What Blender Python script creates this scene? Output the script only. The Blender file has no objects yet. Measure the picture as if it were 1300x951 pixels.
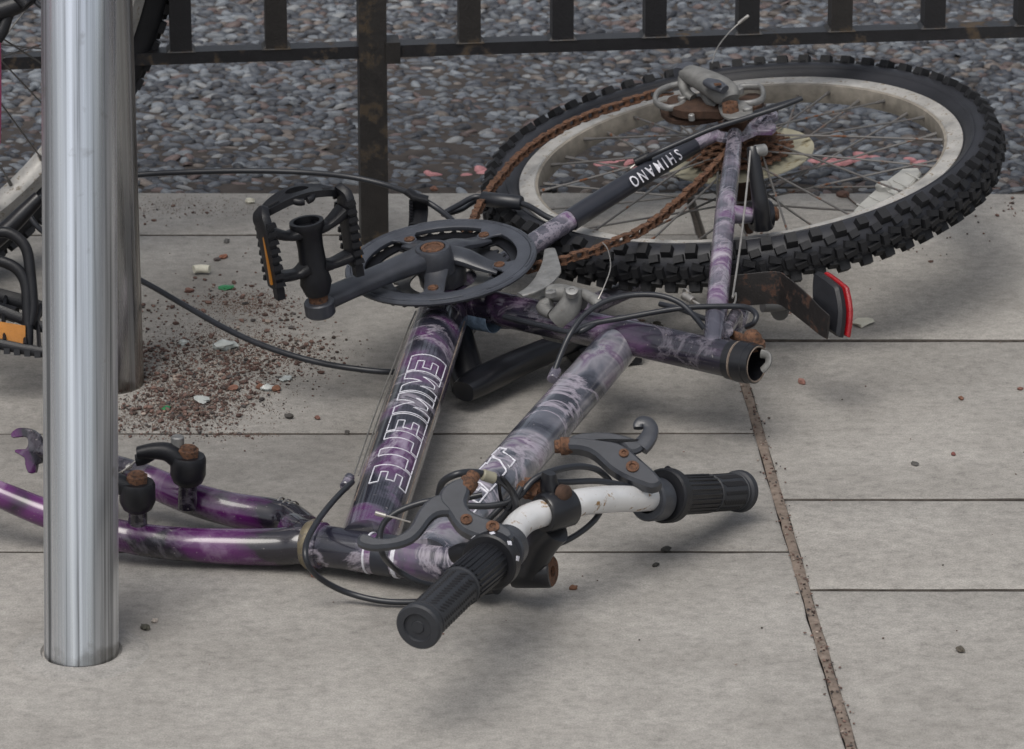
import bpy, math, random
import numpy as np
from mathutils import Matrix, Vector
rnd = random.Random(7); R = np.random.default_rng(11)
sc = bpy.context.scene
# ---------------------------------------------------------------- camera, sky, sun, exposure
F, TH, H = 5600.0, math.radians(20), 1.575      # focal length in photo pixels, pitch, eye height
cam = bpy.data.cameras.new('camera'); cam.sensor_width = 36; cam.lens = F/1300*36
cam.shift_y = -45.5/1300; cam.clip_start = .1; cam.clip_end = 400
cam.dof.use_dof = True; cam.dof.focus_distance = 4.15; cam.dof.aperture_fstop = 22
co = bpy.data.objects.new('camera', cam); sc.collection.objects.link(co)
co.location = (0, 0, H); co.rotation_euler = (math.pi/2-TH, 0, 0); sc.camera = co
w = bpy.data.worlds.new('World'); sc.world = w; w.use_nodes = True
nt = w.node_tree; bg = nt.nodes['Background']
sky = nt.nodes.new('ShaderNodeTexSky'); sky.sky_type = 'NISHITA'; sky.sun_disc = False
SUN_EL, SUN_ROT = math.radians(62), math.radians(205)
sky.sun_elevation = SUN_EL; sky.sun_rotation = SUN_ROT; sky.air_density = 1.0; sky.dust_density = 4.0; sky.ozone_density = 1.0
hs = nt.nodes.new('ShaderNodeHueSaturation'); hs.inputs['Saturation'].default_value = .38
nt.links.new(sky.outputs[0], hs.inputs['Color']); nt.links.new(hs.outputs[0], bg.inputs[0]); bg.inputs[1].default_value = .118
sl = bpy.data.lights.new('sun', 'SUN'); sl.energy = 1.6; sl.angle = math.radians(38); sl.color = (1, .96, .9)
so = bpy.data.objects.new('sun', sl); sc.collection.objects.link(so)
sd = Vector((math.cos(SUN_EL)*math.sin(SUN_ROT), math.cos(SUN_EL)*math.cos(SUN_ROT), math.sin(SUN_EL)))
so.rotation_euler = sd.to_track_quat('Z', 'Y').to_euler(); so.location = (0, 0, 6)
sc.view_settings.view_transform = 'Standard'; sc.view_settings.look = 'None'
sc.view_settings.exposure = .16; sc.view_settings.gamma = 1
# ---------------------------------------------------------------- from photo measurements to the place
A = np.array
C0 = A([0, 0, H]); FW = A([0, math.cos(TH), -math.sin(TH)]); UP = A([0, math.sin(TH), math.cos(TH)]); RT = A([1., 0, 0])
CW = A([.247, 4.528, .122]); N = A([-.134, -.059, 1.]); N /= np.linalg.norm(N)      # rear wheel centre, bike plane normal
CR = A([-.072, 4.225, .120]); NR = A([-.115, -.107, 1.]); NR /= np.linalg.norm(NR)  # chain guard centre and normal
def ray(x, y): return F*FW+(x-650)*RT-(y-430)*UP
def G(x, y, z=0.): d = ray(x, y); return C0+d*((z-H)/d[2])
def P(x, y, off=0.): d = ray(x, y); return C0+d*(((CW+N*off-C0)@N)/(d@N))
def D(x, y, dep): return C0+ray(x, y)*(dep/F)
def dep(p): return float((A(p)-C0)@FW)
def unit(v): v = A(v, float); return v/np.linalg.norm(v)
# ---------------------------------------------------------------- mesh builder
def spline(pts, n=8, closed=False):
    p = A(pts, float); m = len(p); out = []
    rng = range(m) if closed else range(m-1)
    for i in rng:
        if closed: a, b, c, d = p[(i-1) % m], p[i], p[(i+1) % m], p[(i+2) % m]
        else: a, b, c, d = p[max(i-1, 0)], p[i], p[i+1], p[min(i+2, m-1)]
        for k in range(n):
            t = k/n; out.append(.5*((2*b)+(c-a)*t+(2*a-5*b+4*c-d)*t*t+(-a+3*b-3*c+d)*t**3))
    if not closed: out.append(p[-1])
    return A(out)
class MB:
    def __init__(s): s.v = []; s.f = []; s.m = []; s.c = []; s.n = 0
    def add(s, v, f, mi=0, col=None):
        v = A(v, float).reshape(-1, 3); s.v.append(v); s.f += [tuple(int(i)+s.n for i in q) for q in f]; s.m += [mi]*len(f)
        s.c.append(np.tile(A(col if col is not None else (1, 1, 1), float), (len(v), 1))); s.n += len(v); return s
    def box(s, c, X, Y, Z, mi=0, taper=1., col=None):          # centre and three half-axis vectors
        c, X, Y, Z = map(A, (c, X, Y, Z)); v = []
        for z in (-1, 1):
            k = taper if z > 0 else 1
            for a, b in ((-1, -1), (1, -1), (1, 1), (-1, 1)): v.append(c+a*k*X+b*k*Y+z*Z)
        f = [(3, 2, 1, 0), (4, 5, 6, 7), (0, 1, 5, 4), (1, 2, 6, 5), (2, 3, 7, 6), (3, 0, 4, 7)]
        if np.dot(np.cross(X, Y), Z) < 0: f = [q[::-1] for q in f]
        return s.add(v, f, mi, col)
    def sweep(s, pts, rw, rt=None, up=None, seg=16, caps=True, mi=0, sq=2., closed=False):
        p = A(pts, float); m = len(p); rw = np.resize(np.interp(np.linspace(0, 1, m), np.linspace(0, 1, np.size(rw)), np.ravel(rw)), m)
        rt = rw if rt is None else np.interp(np.linspace(0, 1, m), np.linspace(0, 1, np.size(rt)), np.ravel(rt))
        if closed: T = np.roll(p, -1, 0)-np.roll(p, 1, 0)
        else: T = np.gradient(p, axis=0)
        T /= np.linalg.norm(T, axis=1)[:, None]+1e-12
        n0 = A(up, float) if up is not None else (A([0, 0, 1.]) if abs(T[0][2]) < .9 else A([0, 1., 0]))
        v = []; a = np.arange(seg)*2*math.pi/seg
        ca, sa = np.cos(a), np.sin(a)
        if sq != 2.: k = (np.abs(ca)**sq+np.abs(sa)**sq)**(-1/sq); ca, sa = ca*k, sa*k
        for i in range(m):
            if up is not None: n0 = A(up, float)
            nn = n0-T[i]*(n0@T[i]); nn /= np.linalg.norm(nn); n0 = nn; b = np.cross(T[i], nn)
            v += [p[i]+nn*rt[i]*ca[k]+b*rw[i]*sa[k] for k in range(seg)]
        f = []
        for i in range(m if closed else m-1):
            j = (i+1) % m
            f += [(i*seg+k, i*seg+(k+1) % seg, j*seg+(k+1) % seg, j*seg+k) for k in range(seg)]
        if caps and not closed: f += [tuple(range(seg))[::-1], tuple((m-1)*seg+k for k in range(seg))]
        return s.add(v, f, mi)
    def lathe(s, p0, ax, prof, seg=32, mi=0, close=False):     # prof: (distance along axis, radius)
        p0, ax = A(p0, float), unit(ax); u = unit(np.cross(ax, [0, 0, 1.] if abs(ax[2]) < .9 else [1., 0, 0])); w_ = np.cross(ax, u)
        a = np.arange(seg)*2*math.pi/seg; ring = np.cos(a)[:, None]*u+np.sin(a)[:, None]*w_
        v = np.concatenate([p0+ax*t+ring*max(r, 1e-5) for t, r in prof]); m = len(prof); f = []
        for i in range(m if close else m-1):
            j = (i+1) % m; f += [(i*seg+k, i*seg+(k+1) % seg, j*seg+(k+1) % seg, j*seg+k) for k in range(seg)]
        return s.add(v, f, mi)
    def cyl(s, p0, p1, r0, r1=None, seg=24, mi=0, b=None):
        p0, p1 = A(p0, float), A(p1, float); L = np.linalg.norm(p1-p0); r1 = r0 if r1 is None else r1
        b = min(r0, r1, L/2)*.18 if b is None else b
        return s.lathe(p0, p1-p0, [(0, 0), (0, r0-b), (b, r0), (L-b, r1), (L, r1-b), (L, 0)], seg, mi)
    def hexnut(s, c, ax, r, h, mi=0):
        ax = unit(ax); return s.lathe(c, ax, [(0, 0), (0, r), (h*.85, r), (h, r*.86), (h, r*.5), (h*.8, r*.45), (h*.8, 0)], 6, mi)
    def plate(s, poly, ax, th, b=.0008, mi=0, sm=0, col=None):    # poly: world points on a plane; ax: extrusion direction
        p = A(poly, float); ax = unit(ax)
        if sm: p = spline(p, sm, True)
        nrm = sum(np.cross(p[i], p[(i+1) % len(p)]) for i in range(len(p)))
        if nrm@ax < 0: p = p[::-1]
        m = len(p); t1 = p-np.roll(p, 1, 0); t2 = np.roll(p, -1, 0)-p
        t = t1/(np.linalg.norm(t1, axis=1)[:, None]+1e-9)+t2/(np.linalg.norm(t2, axis=1)[:, None]+1e-9); t /= np.linalg.norm(t, axis=1)[:, None]+1e-9
        inw = np.cross(ax, t)
        L = [p-ax*th/2+inw*b, p-ax*(th/2-b), p+ax*(th/2-b), p+ax*th/2+inw*b]; f = [tuple(range(m))[::-1], tuple(3*m+k for k in range(m))]
        for i in range(3): f += [(i*m+k, i*m+(k+1) % m, (i+1)*m+(k+1) % m, (i+1)*m+k) for k in range(m)]
        return s.add(np.concatenate(L), f, mi, col)
    def annulus(s, c, ax, r0, r1, th, seg=96, mi=0):
        return s.lathe(A(c)-unit(ax)*th/2, ax, [(0, r0), (0, r1-.0008), (.0008, r1), (th-.0008, r1), (th, r1-.0008), (th, r0)], seg, mi, True)
    def build(s, name, mats, parent=None, smooth=38, org=None):
        me = bpy.data.meshes.new(name); v = np.concatenate(s.v)
        if parent is not None and org is None: org = WL.get(parent, np.zeros(3))
        if parent is None and org is None:
            lo, hi = v.min(0), v.max(0); org = A([(lo[0]+hi[0])/2, (lo[1]+hi[1])/2, lo[2]])
        me.from_pydata((v-org).tolist(), [], s.f)
        mats = mats if isinstance(mats, (list, tuple)) else [mats]
        for m in mats: me.materials.append(M[m])
        me.polygons.foreach_set('material_index', s.m)
        ca = me.color_attributes.new('tint', 'FLOAT_COLOR', 'POINT'); cc = np.ones((s.n, 4)); cc[:, :3] = np.concatenate(s.c); ca.data.foreach_set('color', cc.ravel())
        if smooth:
            me.polygons.foreach_set('use_smooth', [True]*len(s.f)); me.set_sharp_from_angle(angle=math.radians(smooth))
        me.update(); o = bpy.data.objects.new(name, me); sc.collection.objects.link(o)
        WL[o] = A(org)
        if parent is None: o.location = org
        else: o.parent = parent; o.location = A(org)-WL.get(parent, np.zeros(3))
        return o
WL = {}
def tag(o, label=None, cat=None, group=None, kind=None):
    for k, v_ in (('label', label), ('category', cat), ('group', group), ('kind', kind)):
        if v_: o[k] = v_
    return o
def empty(name, loc, parent=None):
    o = bpy.data.objects.new(name, None); sc.collection.objects.link(o); o.empty_display_size = .05; WL[o] = A(loc, float)
    if parent: o.parent = parent; o.location = A(loc)-WL[parent]
    else: o.location = loc
    return o
# ---------------------------------------------------------------- materials
M = {}
def mat(name, base, rough=.5, metal=0., bump=0., bscale=200., vary=0., vscale=40., coat=0., spec=.5, tint=False, stretch=(1, 1, 1), rust=None, rust_amt=.5, rscale=90, alpha=1, trans=0):
    m = bpy.data.materials.new(name); m.use_nodes = True; t = m.node_tree; b = t.nodes['Principled BSDF']; L = t.links.new
    b.inputs['Roughness'].default_value = rough; b.inputs['Metallic'].default_value = metal; b.inputs['Coat Weight'].default_value = coat
    b.inputs['Coat Roughness'].default_value = .12; b.inputs['Specular IOR Level'].default_value = spec; b.inputs['Transmission Weight'].default_value = trans
    tc = t.nodes.new('ShaderNodeTexCoord'); mp = t.nodes.new('ShaderNodeMapping'); mp.inputs['Scale'].default_value = stretch; L(tc.outputs['Object'], mp.inputs[0])
    def noise(sc_, det=6, ro=.6):
        n = t.nodes.new('ShaderNodeTexNoise'); n.inputs['Scale'].default_value = sc_; n.inputs['Detail'].default_value = det; n.inputs['Roughness'].default_value = ro; L(mp.outputs[0], n.inputs[0]); return n
    col = t.nodes.new('ShaderNodeRGB'); col.outputs[0].default_value = (*base, 1); cs = col.outputs[0]
    if vary:
        n = noise(vscale); r = t.nodes.new('ShaderNodeMapRange'); r.inputs[1].default_value = .25; r.inputs[2].default_value = .75; r.inputs[3].default_value = 1-vary; r.inputs[4].default_value = 1+vary
        L(n.outputs[0], r.inputs[0]); x = t.nodes.new('ShaderNodeMix'); x.data_type = 'RGBA'; x.blend_type = 'MULTIPLY'; x.inputs[0].default_value = 1
        L(cs, x.inputs[6]); L(r.outputs[0], x.inputs[7]); cs = x.outputs[2]
    if tint:
        at = t.nodes.new('ShaderNodeAttribute'); at.attribute_name = 'tint'; x = t.nodes.new('ShaderNodeMix'); x.data_type = 'RGBA'; x.blend_type = 'MULTIPLY'; x.inputs[0].default_value = 1
        L(cs, x.inputs[6]); L(at.outputs['Color'], x.inputs[7]); cs = x.outputs[2]
    if rust:
        n = noise(rscale, 8, .7); r = t.nodes.new('ShaderNodeMapRange'); r.inputs[1].default_value = rust_amt; r.inputs[2].default_value = rust_amt+.06; L(n.outputs[0], r.inputs[0])
        x = t.nodes.new('ShaderNodeMix'); x.data_type = 'RGBA'; L(r.outputs[0], x.inputs[0]); L(cs, x.inputs[6]); x.inputs[7].default_value = (*rust, 1); cs = x.outputs[2]
        if metal: y = t.nodes.new('ShaderNodeMapRange'); y.inputs[3].default_value = metal; y.inputs[4].default_value = 0; L(r.outputs[0], y.inputs[0]); L(y.outputs[0], b.inputs['Metallic'])
        y = t.nodes.new('ShaderNodeMapRange'); y.inputs[3].default_value = rough; y.inputs[4].default_value = .85; L(r.outputs[0], y.inputs[0]); L(y.outputs[0], b.inputs['Roughness'])
    L(cs, b.inputs['Base Color'])
    if bump:
        n = noise(bscale, 6, .65); bp = t.nodes.new('ShaderNodeBump'); bp.inputs['Strength'].default_value = bump; bp.inputs['Distance'].default_value = .001; L(n.outputs[0], bp.inputs['Height']); L(bp.outputs[0], b.inputs['Normal'])
    M[name] = m; return m
RUST = (.13, .048, .018)
mat('rubber', (.011, .0115, .0135), .62, spec=.35, bump=.35, bscale=500, vary=.35, vscale=60)
mat('tyre_wall', (.02, .021, .026), .5, spec=.4, bump=.2, bscale=300, vary=.3, vscale=25)
mat('rim_alloy', (.4, .39, .37), .45, .25, bump=.2, bscale=600, vary=.4, vscale=55, rust=(.22, .19, .15), rust_amt=.56, rscale=110)
mat('spoke_steel', (.16, .155, .15), .45, .5, rust=RUST, rust_amt=.57, rscale=45)
mat('rust', (.115, .055, .03), .88, bump=.8, bscale=900, vary=.6, vscale=160, rust=(.045, .024, .016), rust_amt=.52, rscale=300)
mat('rust_dark', (.05, .026, .016), .85, bump=.7, bscale=700, vary=.5, vscale=130)
mat('guard_plastic', (.052, .057, .07), .42, bump=.25, bscale=700, vary=.25, vscale=50, rust=(.13, .13, .14), rust_amt=.72, rscale=200)
mat('crank_paint', (.036, .039, .048), .38, bump=.15, bscale=500, vary=.3, vscale=45, coat=.2)
mat('black_plastic', (.009, .0095, .012), .38, spec=.4, bump=.3, bscale=600, vary=.3, vscale=80)
mat('black_paint', (.008, .0085, .011), .32, coat=.15, vary=.3, vscale=60)
mat('lever_paint', (.034, .037, .045), .34, bump=.15, bscale=800, vary=.25, vscale=60, coat=.15)
mat('grip_rubber', (.021, .023, .028), .55, bump=.3, bscale=900, vary=.2, vscale=90)
mat('bar_silver', (.7, .7, .7), .34, .3, vary=.1, vscale=40, rust=(.25, .15, .06), rust_amt=.575, rscale=85)
mat('alloy', (.26, .26, .255), .5, .55, bump=.3, bscale=500, vary=.35, vscale=90, rust=(.16, .12, .08), rust_amt=.62, rscale=120)
mat('alloy_grey', (.17, .17, .165), .6, .2, bump=.4, bscale=500, vary=.35, vscale=80, rust=RUST, rust_amt=.66, rscale=130)
mat('cable', (.018, .02, .025), .35, vary=.2, vscale=60)
mat('wire', (.45, .43, .4), .35, .8, vary=.3, vscale=80)
mat('cream_plastic', (.27, .255, .19), .5, vary=.35, vscale=25, rust=(.2, .17, .1), rust_amt=.6, rscale=25, bump=.2)
mat('clear_plastic', (.55, .55, .52), .3, vary=.2, vscale=60, trans=.45, rust=(.5, .47, .4), rust_amt=.62, rscale=50)
mat('amber', (.42, .17, .025), .3, bump=.5, bscale=700, vary=.2)
mat('red_lens', (.26, .006, .01), .22, bump=.6, bscale=600, vary=.25, vscale=150)
mat('letter_white', (.6, .6, .65), .5, vary=.3, vscale=300, rust=(.12, .09, .13), rust_amt=.6, rscale=220)
mat('sticker_black', (.018, .02, .028), .35, vary=.2, coat=.3)
mat('sticker_blue', (.22, .3, .4), .4, vary=.5, vscale=200)
mat('brass_dull', (.16, .135, .09), .55, .3, bump=.3, vary=.4, vscale=90, rust=(.1, .09, .08), rust_amt=.55, rscale=90)
mat('fence_rusty', (.016, .014, .013), .5, bump=.6, bscale=350, vary=.4, vscale=60, rust=(.05, .036, .022), rust_amt=.535, rscale=22)
mat('fence_paint', (.010, .010, .012), .42, bump=.5, bscale=350, vary=.3, vscale=60, rust=(.06, .042, .026), rust_amt=.56, rscale=16)
mat('bracket_steel', (.014, .012, .012), .55, bump=.4, bscale=400, vary=.4, vscale=60, rust=(.06, .03, .02), rust_amt=.55, rscale=60)
mat('groove', (.008, .008, .01), .7)
mat('grey_rubber', (.09, .09, .09), .6, bump=.3)
mat('pink_paint', (.35, .05, .13), .3, coat=.5)
mat('shell_white', (.6, .58, .48), .6, bump=.5, bscale=400, vary=.2)
mat('glass_green', (.05, .28, .11), .15, trans=.4)
mat('glass_clear', (.7, .74, .72), .12, trans=.5, bump=.4, bscale=200)
mat('stone', (.3, .29, .28), .85, bump=.7, bscale=400, vary=.35, vscale=150, tint=True)
mat('pebble', (1, 1, 1), .55, bump=.5, bscale=500, vary=.28, vscale=120, tint=True)
def nodes(name):
    m = bpy.data.materials.new(name); m.use_nodes = True; M[name] = m; t = m.node_tree; return m, t, t.nodes['Principled BSDF'], t.links.new
def N_(t, kind, **kw):
    n = t.nodes.new(kind)
    for k, v_ in kw.items():
        try: setattr(n, k, v_)
        except Exception: pass
    return n
def ramp(t, stops):
    r = t.nodes.new('ShaderNodeValToRGB'); e = r.color_ramp.elements
    while len(e) < len(stops): e.new(.5)
    for x, (p_, c) in zip(e, stops): x.position = p_; x.color = (*c, 1)
    return r
def marble(name, scale, stops, seed, rough=.2, vein=.5):
    m, t, b, L = nodes(name); tc = N_(t, 'ShaderNodeTexCoord'); mp = N_(t, 'ShaderNodeMapping'); mp.inputs['Location'].default_value = (seed, seed*.7, seed*.3); L(tc.outputs['Object'], mp.inputs[0])
    n = N_(t, 'ShaderNodeTexNoise'); n.inputs['Scale'].default_value = scale; n.inputs['Detail'].default_value = 5; n.inputs['Roughness'].default_value = .5; n.inputs['Distortion'].default_value = 1.5; L(mp.outputs[0], n.inputs[0])
    r = ramp(t, stops); L(n.outputs[0], r.inputs[0])
    # smoky veins
    n2 = N_(t, 'ShaderNodeTexNoise'); n2.inputs['Scale'].default_value = scale*.8; n2.inputs['Detail'].default_value = 8; n2.inputs['Roughness'].default_value = .62; n2.inputs['Distortion'].default_value = 1.5
    mp2 = N_(t, 'ShaderNodeMapping'); mp2.inputs['Location'].default_value = (3+seed, 1, 2); L(tc.outputs['Object'], mp2.inputs[0]); L(mp2.outputs[0], n2.inputs[0])
    s1 = N_(t, 'ShaderNodeMath', operation='SUBTRACT'); s1.inputs[1].default_value = .5; L(n2.outputs[0], s1.inputs[0])
    s2 = N_(t, 'ShaderNodeMath', operation='ABSOLUTE'); L(s1.outputs[0], s2.inputs[0])
    s3 = N_(t, 'ShaderNodeMapRange'); s3.inputs[1].default_value = .0; s3.inputs[2].default_value = .032; s3.inputs[3].default_value = vein; s3.inputs[4].default_value = 0; L(s2.outputs[0], s3.inputs[0])
    x = N_(t, 'ShaderNodeMix', data_type='RGBA'); L(s3.outputs[0], x.inputs[0]); L(r.outputs[0], x.inputs[6]); x.inputs[7].default_value = (.40, .36, .42, 1)
    # fine dirt and chips
    n3 = N_(t, 'ShaderNodeTexNoise'); n3.inputs['Scale'].default_value = 260; n3.inputs['Detail'].default_value = 4; L(tc.outputs['Object'], n3.inputs[0])
    s4 = N_(t, 'ShaderNodeMapRange'); s4.inputs[1].default_value = .69; s4.inputs[2].default_value = .73; s4.inputs[4].default_value = .6; L(n3.outputs[0], s4.inputs[0])
    y = N_(t, 'ShaderNodeMix', data_type='RGBA'); L(s4.outputs[0], y.inputs[0]); L(x.outputs[2], y.inputs[6]); y.inputs[7].default_value = (.3, .27, .26, 1); L(y.outputs[2], b.inputs['Base Color'])
    rr = N_(t, 'ShaderNodeMapRange'); rr.inputs[3].default_value = rough-.1; rr.inputs[4].default_value = rough+.22; L(n2.outputs[0], rr.inputs[0]); L(rr.outputs[0], b.inputs['Roughness'])
    b.inputs['Coat Weight'].default_value = .8; b.inputs['Coat Roughness'].default_value = .07
marble('frame_paint', 9, [(.0, (.008, .008, .015)), (.46, (.017, .017, .028)), (.51, (.06, .055, .08)), (.56, (.10, .065, .12)), (.61, (.085, .022, .098)), (.68, (.3, .24, .33)), (1, (.42, .38, .44))], 1.7, vein=.65)
marble('top_paint', 9, [(.0, (.012, .013, .02)), (.42, (.035, .038, .052)), (.48, (.1, .105, .13)), (.55, (.23, .22, .25)), (.6, (.12, .08, .14)), (.67, (.42, .38, .43)), (1, (.55, .52, .56))], 6.2, vein=.8)
marble('dark_paint', 11, [(.0, (.006, .006, .011)), (.5, (.014, .012, .022)), (.58, (.035, .02, .045)), (.66, (.08, .04, .09)), (1, (.2, .16, .2))], 3.3, vein=.2)
marble('stay_paint', 15, [(.0, (.03, .03, .045)), (.42, (.06, .06, .08)), (.5, (.12, .11, .14)), (.57, (.2, .17, .22)), (.62, (.11, .05, .13)), (.7, (.38, .34, .39)), (1, (.5, .46, .5))], 5.1, vein=.5)
marble('fork_paint', 6.5, [(.0, (.006, .006, .010)), (.46, (.010, .008, .014)), (.485, (.035, .007, .042)), (.55, (.075, .009, .085)), (.63, (.095, .014, .105)), (.68, (.22, .12, .23)), (1, (.35, .28, .36))], 8.3, vein=.16)
# brushed stainless steel of the stand: polished round the tube, so light spreads up and down
def steel(name, base, rough):
    m, t, b, L = nodes(name); tc = N_(t, 'ShaderNodeTexCoord'); b.inputs['Metallic'].default_value = 1
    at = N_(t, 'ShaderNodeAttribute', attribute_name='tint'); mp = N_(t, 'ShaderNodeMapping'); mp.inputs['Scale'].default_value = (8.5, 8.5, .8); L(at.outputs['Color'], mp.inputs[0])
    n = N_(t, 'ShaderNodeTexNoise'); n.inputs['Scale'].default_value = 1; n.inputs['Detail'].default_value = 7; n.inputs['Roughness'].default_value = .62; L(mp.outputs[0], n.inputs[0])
    r = ramp(t, [(.38, tuple(c*.3 for c in base)), (.45, tuple(c*.8 for c in base)), (.58, base)]); L(n.outputs[0], r.inputs[0])  # dark and bright bands along the tube: reflections painted into the base colour
    n2 = N_(t, 'ShaderNodeTexNoise'); n2.inputs['Scale'].default_value = 45; n2.inputs['Detail'].default_value = 8; L(tc.outputs['Object'], n2.inputs[0])
    s = N_(t, 'ShaderNodeMapRange'); s.inputs[1].default_value = .66; s.inputs[2].default_value = .8; s.inputs[4].default_value = .5; L(n2.outputs[0], s.inputs[0])
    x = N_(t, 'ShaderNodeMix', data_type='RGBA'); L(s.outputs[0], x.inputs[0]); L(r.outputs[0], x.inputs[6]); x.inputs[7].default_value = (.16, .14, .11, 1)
    # grime line at the foot
    sb = N_(t, 'ShaderNodeSeparateColor'); L(at.outputs['Color'], sb.inputs[0]); du = N_(t, 'ShaderNodeMapRange'); du.inputs[1].default_value = 1.2; du.inputs[2].default_value = 1.5; du.inputs[4].default_value = .72; L(sb.outputs[2], du.inputs[0])
    x2 = N_(t, 'ShaderNodeMix', data_type='RGBA'); L(du.outputs[0], x2.inputs[0]); L(x.outputs[2], x2.inputs[6]); x2.inputs[7].default_value = (.36, .335, .3, 1); x = x2
    sp = N_(t, 'ShaderNodeSeparateXYZ'); L(tc.outputs['Object'], sp.inputs[0]); ad = N_(t, 'ShaderNodeMath', operation='MULTIPLY_ADD'); ad.inputs[1].default_value = -.05; L(n2.outputs[0], ad.inputs[0]); L(sp.outputs[2], ad.inputs[2])
    g = N_(t, 'ShaderNodeMapRange'); g.inputs[1].default_value = -.022; g.inputs[2].default_value = -.012; g.inputs[3].default_value = .45; g.inputs[4].default_value = 0; L(ad.outputs[0], g.inputs[0])
    y = N_(t, 'ShaderNodeMix', data_type='RGBA'); L(g.outputs[0], y.inputs[0]); L(x.outputs[2], y.inputs[6]); y.inputs[7].default_value = (.07, .055, .03, 1); L(y.outputs[2], b.inputs['Base Color'])
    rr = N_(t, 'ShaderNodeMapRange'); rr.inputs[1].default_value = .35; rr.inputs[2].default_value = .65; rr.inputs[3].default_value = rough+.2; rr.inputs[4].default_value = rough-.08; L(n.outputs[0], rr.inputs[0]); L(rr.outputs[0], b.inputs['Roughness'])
    b.inputs['Anisotropic'].default_value = .93
    tg = N_(t, 'ShaderNodeTangent', direction_type='RADIAL', axis='Z'); L(tg.outputs[0], b.inputs['Tangent'])
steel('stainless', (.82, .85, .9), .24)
mat('joint_dark', (.06, .052, .045), .95, bump=1, bscale=300, vary=.5, vscale=110)
# paving slabs
def paving(name, lo, hi, damp):
    m, t, b, L = nodes(name); tc = N_(t, 'ShaderNodeTexCoord'); geo = N_(t, 'ShaderNodeNewGeometry'); b.inputs['Roughness'].default_value = .88; b.inputs['Specular IOR Level'].default_value = .3
    mp = N_(t, 'ShaderNodeMapping'); mp.inputs['Scale'].default_value = (1, 1.2, 1); L(tc.outputs['Object'], mp.inputs[0])
    def nz(s, d, r_, src): n = N_(t, 'ShaderNodeTexNoise'); n.inputs['Scale'].default_value = s; n.inputs['Detail'].default_value = d; n.inputs['Roughness'].default_value = r_; L(src, n.inputs[0]); return n
    big = nz(5.5, 8, .7, mp.outputs[0]); fine = nz(70, 10, .8, mp.outputs[0]); grain = nz(600, 3, .6, tc.outputs['Object'])
    r = ramp(t, [(.3, lo), (.7, hi)]); L(big.outputs[0], r.inputs[0])
    f = ramp(t, [(.3, (.62,)*3), (.5, (.97, .97, .96)), (.7, (1.22, 1.21, 1.2))]); L(fine.outputs[0], f.inputs[0])
    x = N_(t, 'ShaderNodeMix', data_type='RGBA', blend_type='MULTIPLY'); x.inputs[0].default_value = 1; L(r.outputs[0], x.inputs[6]); L(f.outputs[0], x.inputs[7])
    g = ramp(t, [(.32, (.72,)*3), (.6, (1.1,)*3)]); L(grain.outputs[0], g.inputs[0])
    y = N_(t, 'ShaderNodeMix', data_type='RGBA', blend_type='MULTIPLY'); y.inputs[0].default_value = .8; L(x.outputs[2], y.inputs[6]); L(g.outputs[0], y.inputs[7])
    at = N_(t, 'ShaderNodeAttribute', attribute_name='tint'); z = N_(t, 'ShaderNodeMix', data_type='RGBA', blend_type='MULTIPLY'); z.inputs[0].default_value = 1; L(y.outputs[2], z.inputs[6]); L(at.outputs['Color'], z.inputs[7])
    st = nz(3.4, 9, .74, tc.outputs['Object']); sm = N_(t, 'ShaderNodeMapRange'); sm.inputs[1].default_value = .52; sm.inputs[2].default_value = .72; sm.inputs[4].default_value = damp; L(st.outputs[0], sm.inputs[0])
    q = N_(t, 'ShaderNodeMix', data_type='RGBA'); L(sm.outputs[0], q.inputs[0]); L(z.outputs[2], q.inputs[6]); q.inputs[7].default_value = (.115, .108, .1, 1)
    L(q.outputs[2], b.inputs['Base Color'])
    bp = N_(t, 'ShaderNodeBump'); bp.inputs['Strength'].default_value = .55; bp.inputs['Distance'].default_value = .0016; L(fine.outputs[0], bp.inputs['Height'])
    b2 = N_(t, 'ShaderNodeBump'); b2.inputs['Strength'].default_value = .3; b2.inputs['Distance'].default_value = .0005; L(grain.outputs[0], b2.inputs['Height']); L(bp.outputs[0], b2.inputs['Normal']); L(b2.outputs[0], b.inputs['Normal'])
mat('rim_dirty', (.22, .2, .17), .7, bump=.3, bscale=500, vary=.4, vscale=60)
paving('slab', (.24, .230, .216), (.35, .338, .32), .5)
mat('joint_sand', (.17, .135, .11), .95, bump=1, bscale=300, vary=.5, vscale=110)
mat('mortar', (.05, .043, .04), .9, bump=1, bscale=220, vary=.5, vscale=30)
mat('far_road', (.09, .09, .095), .85, bump=1, bscale=60, vary=.6, vscale=55)
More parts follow.
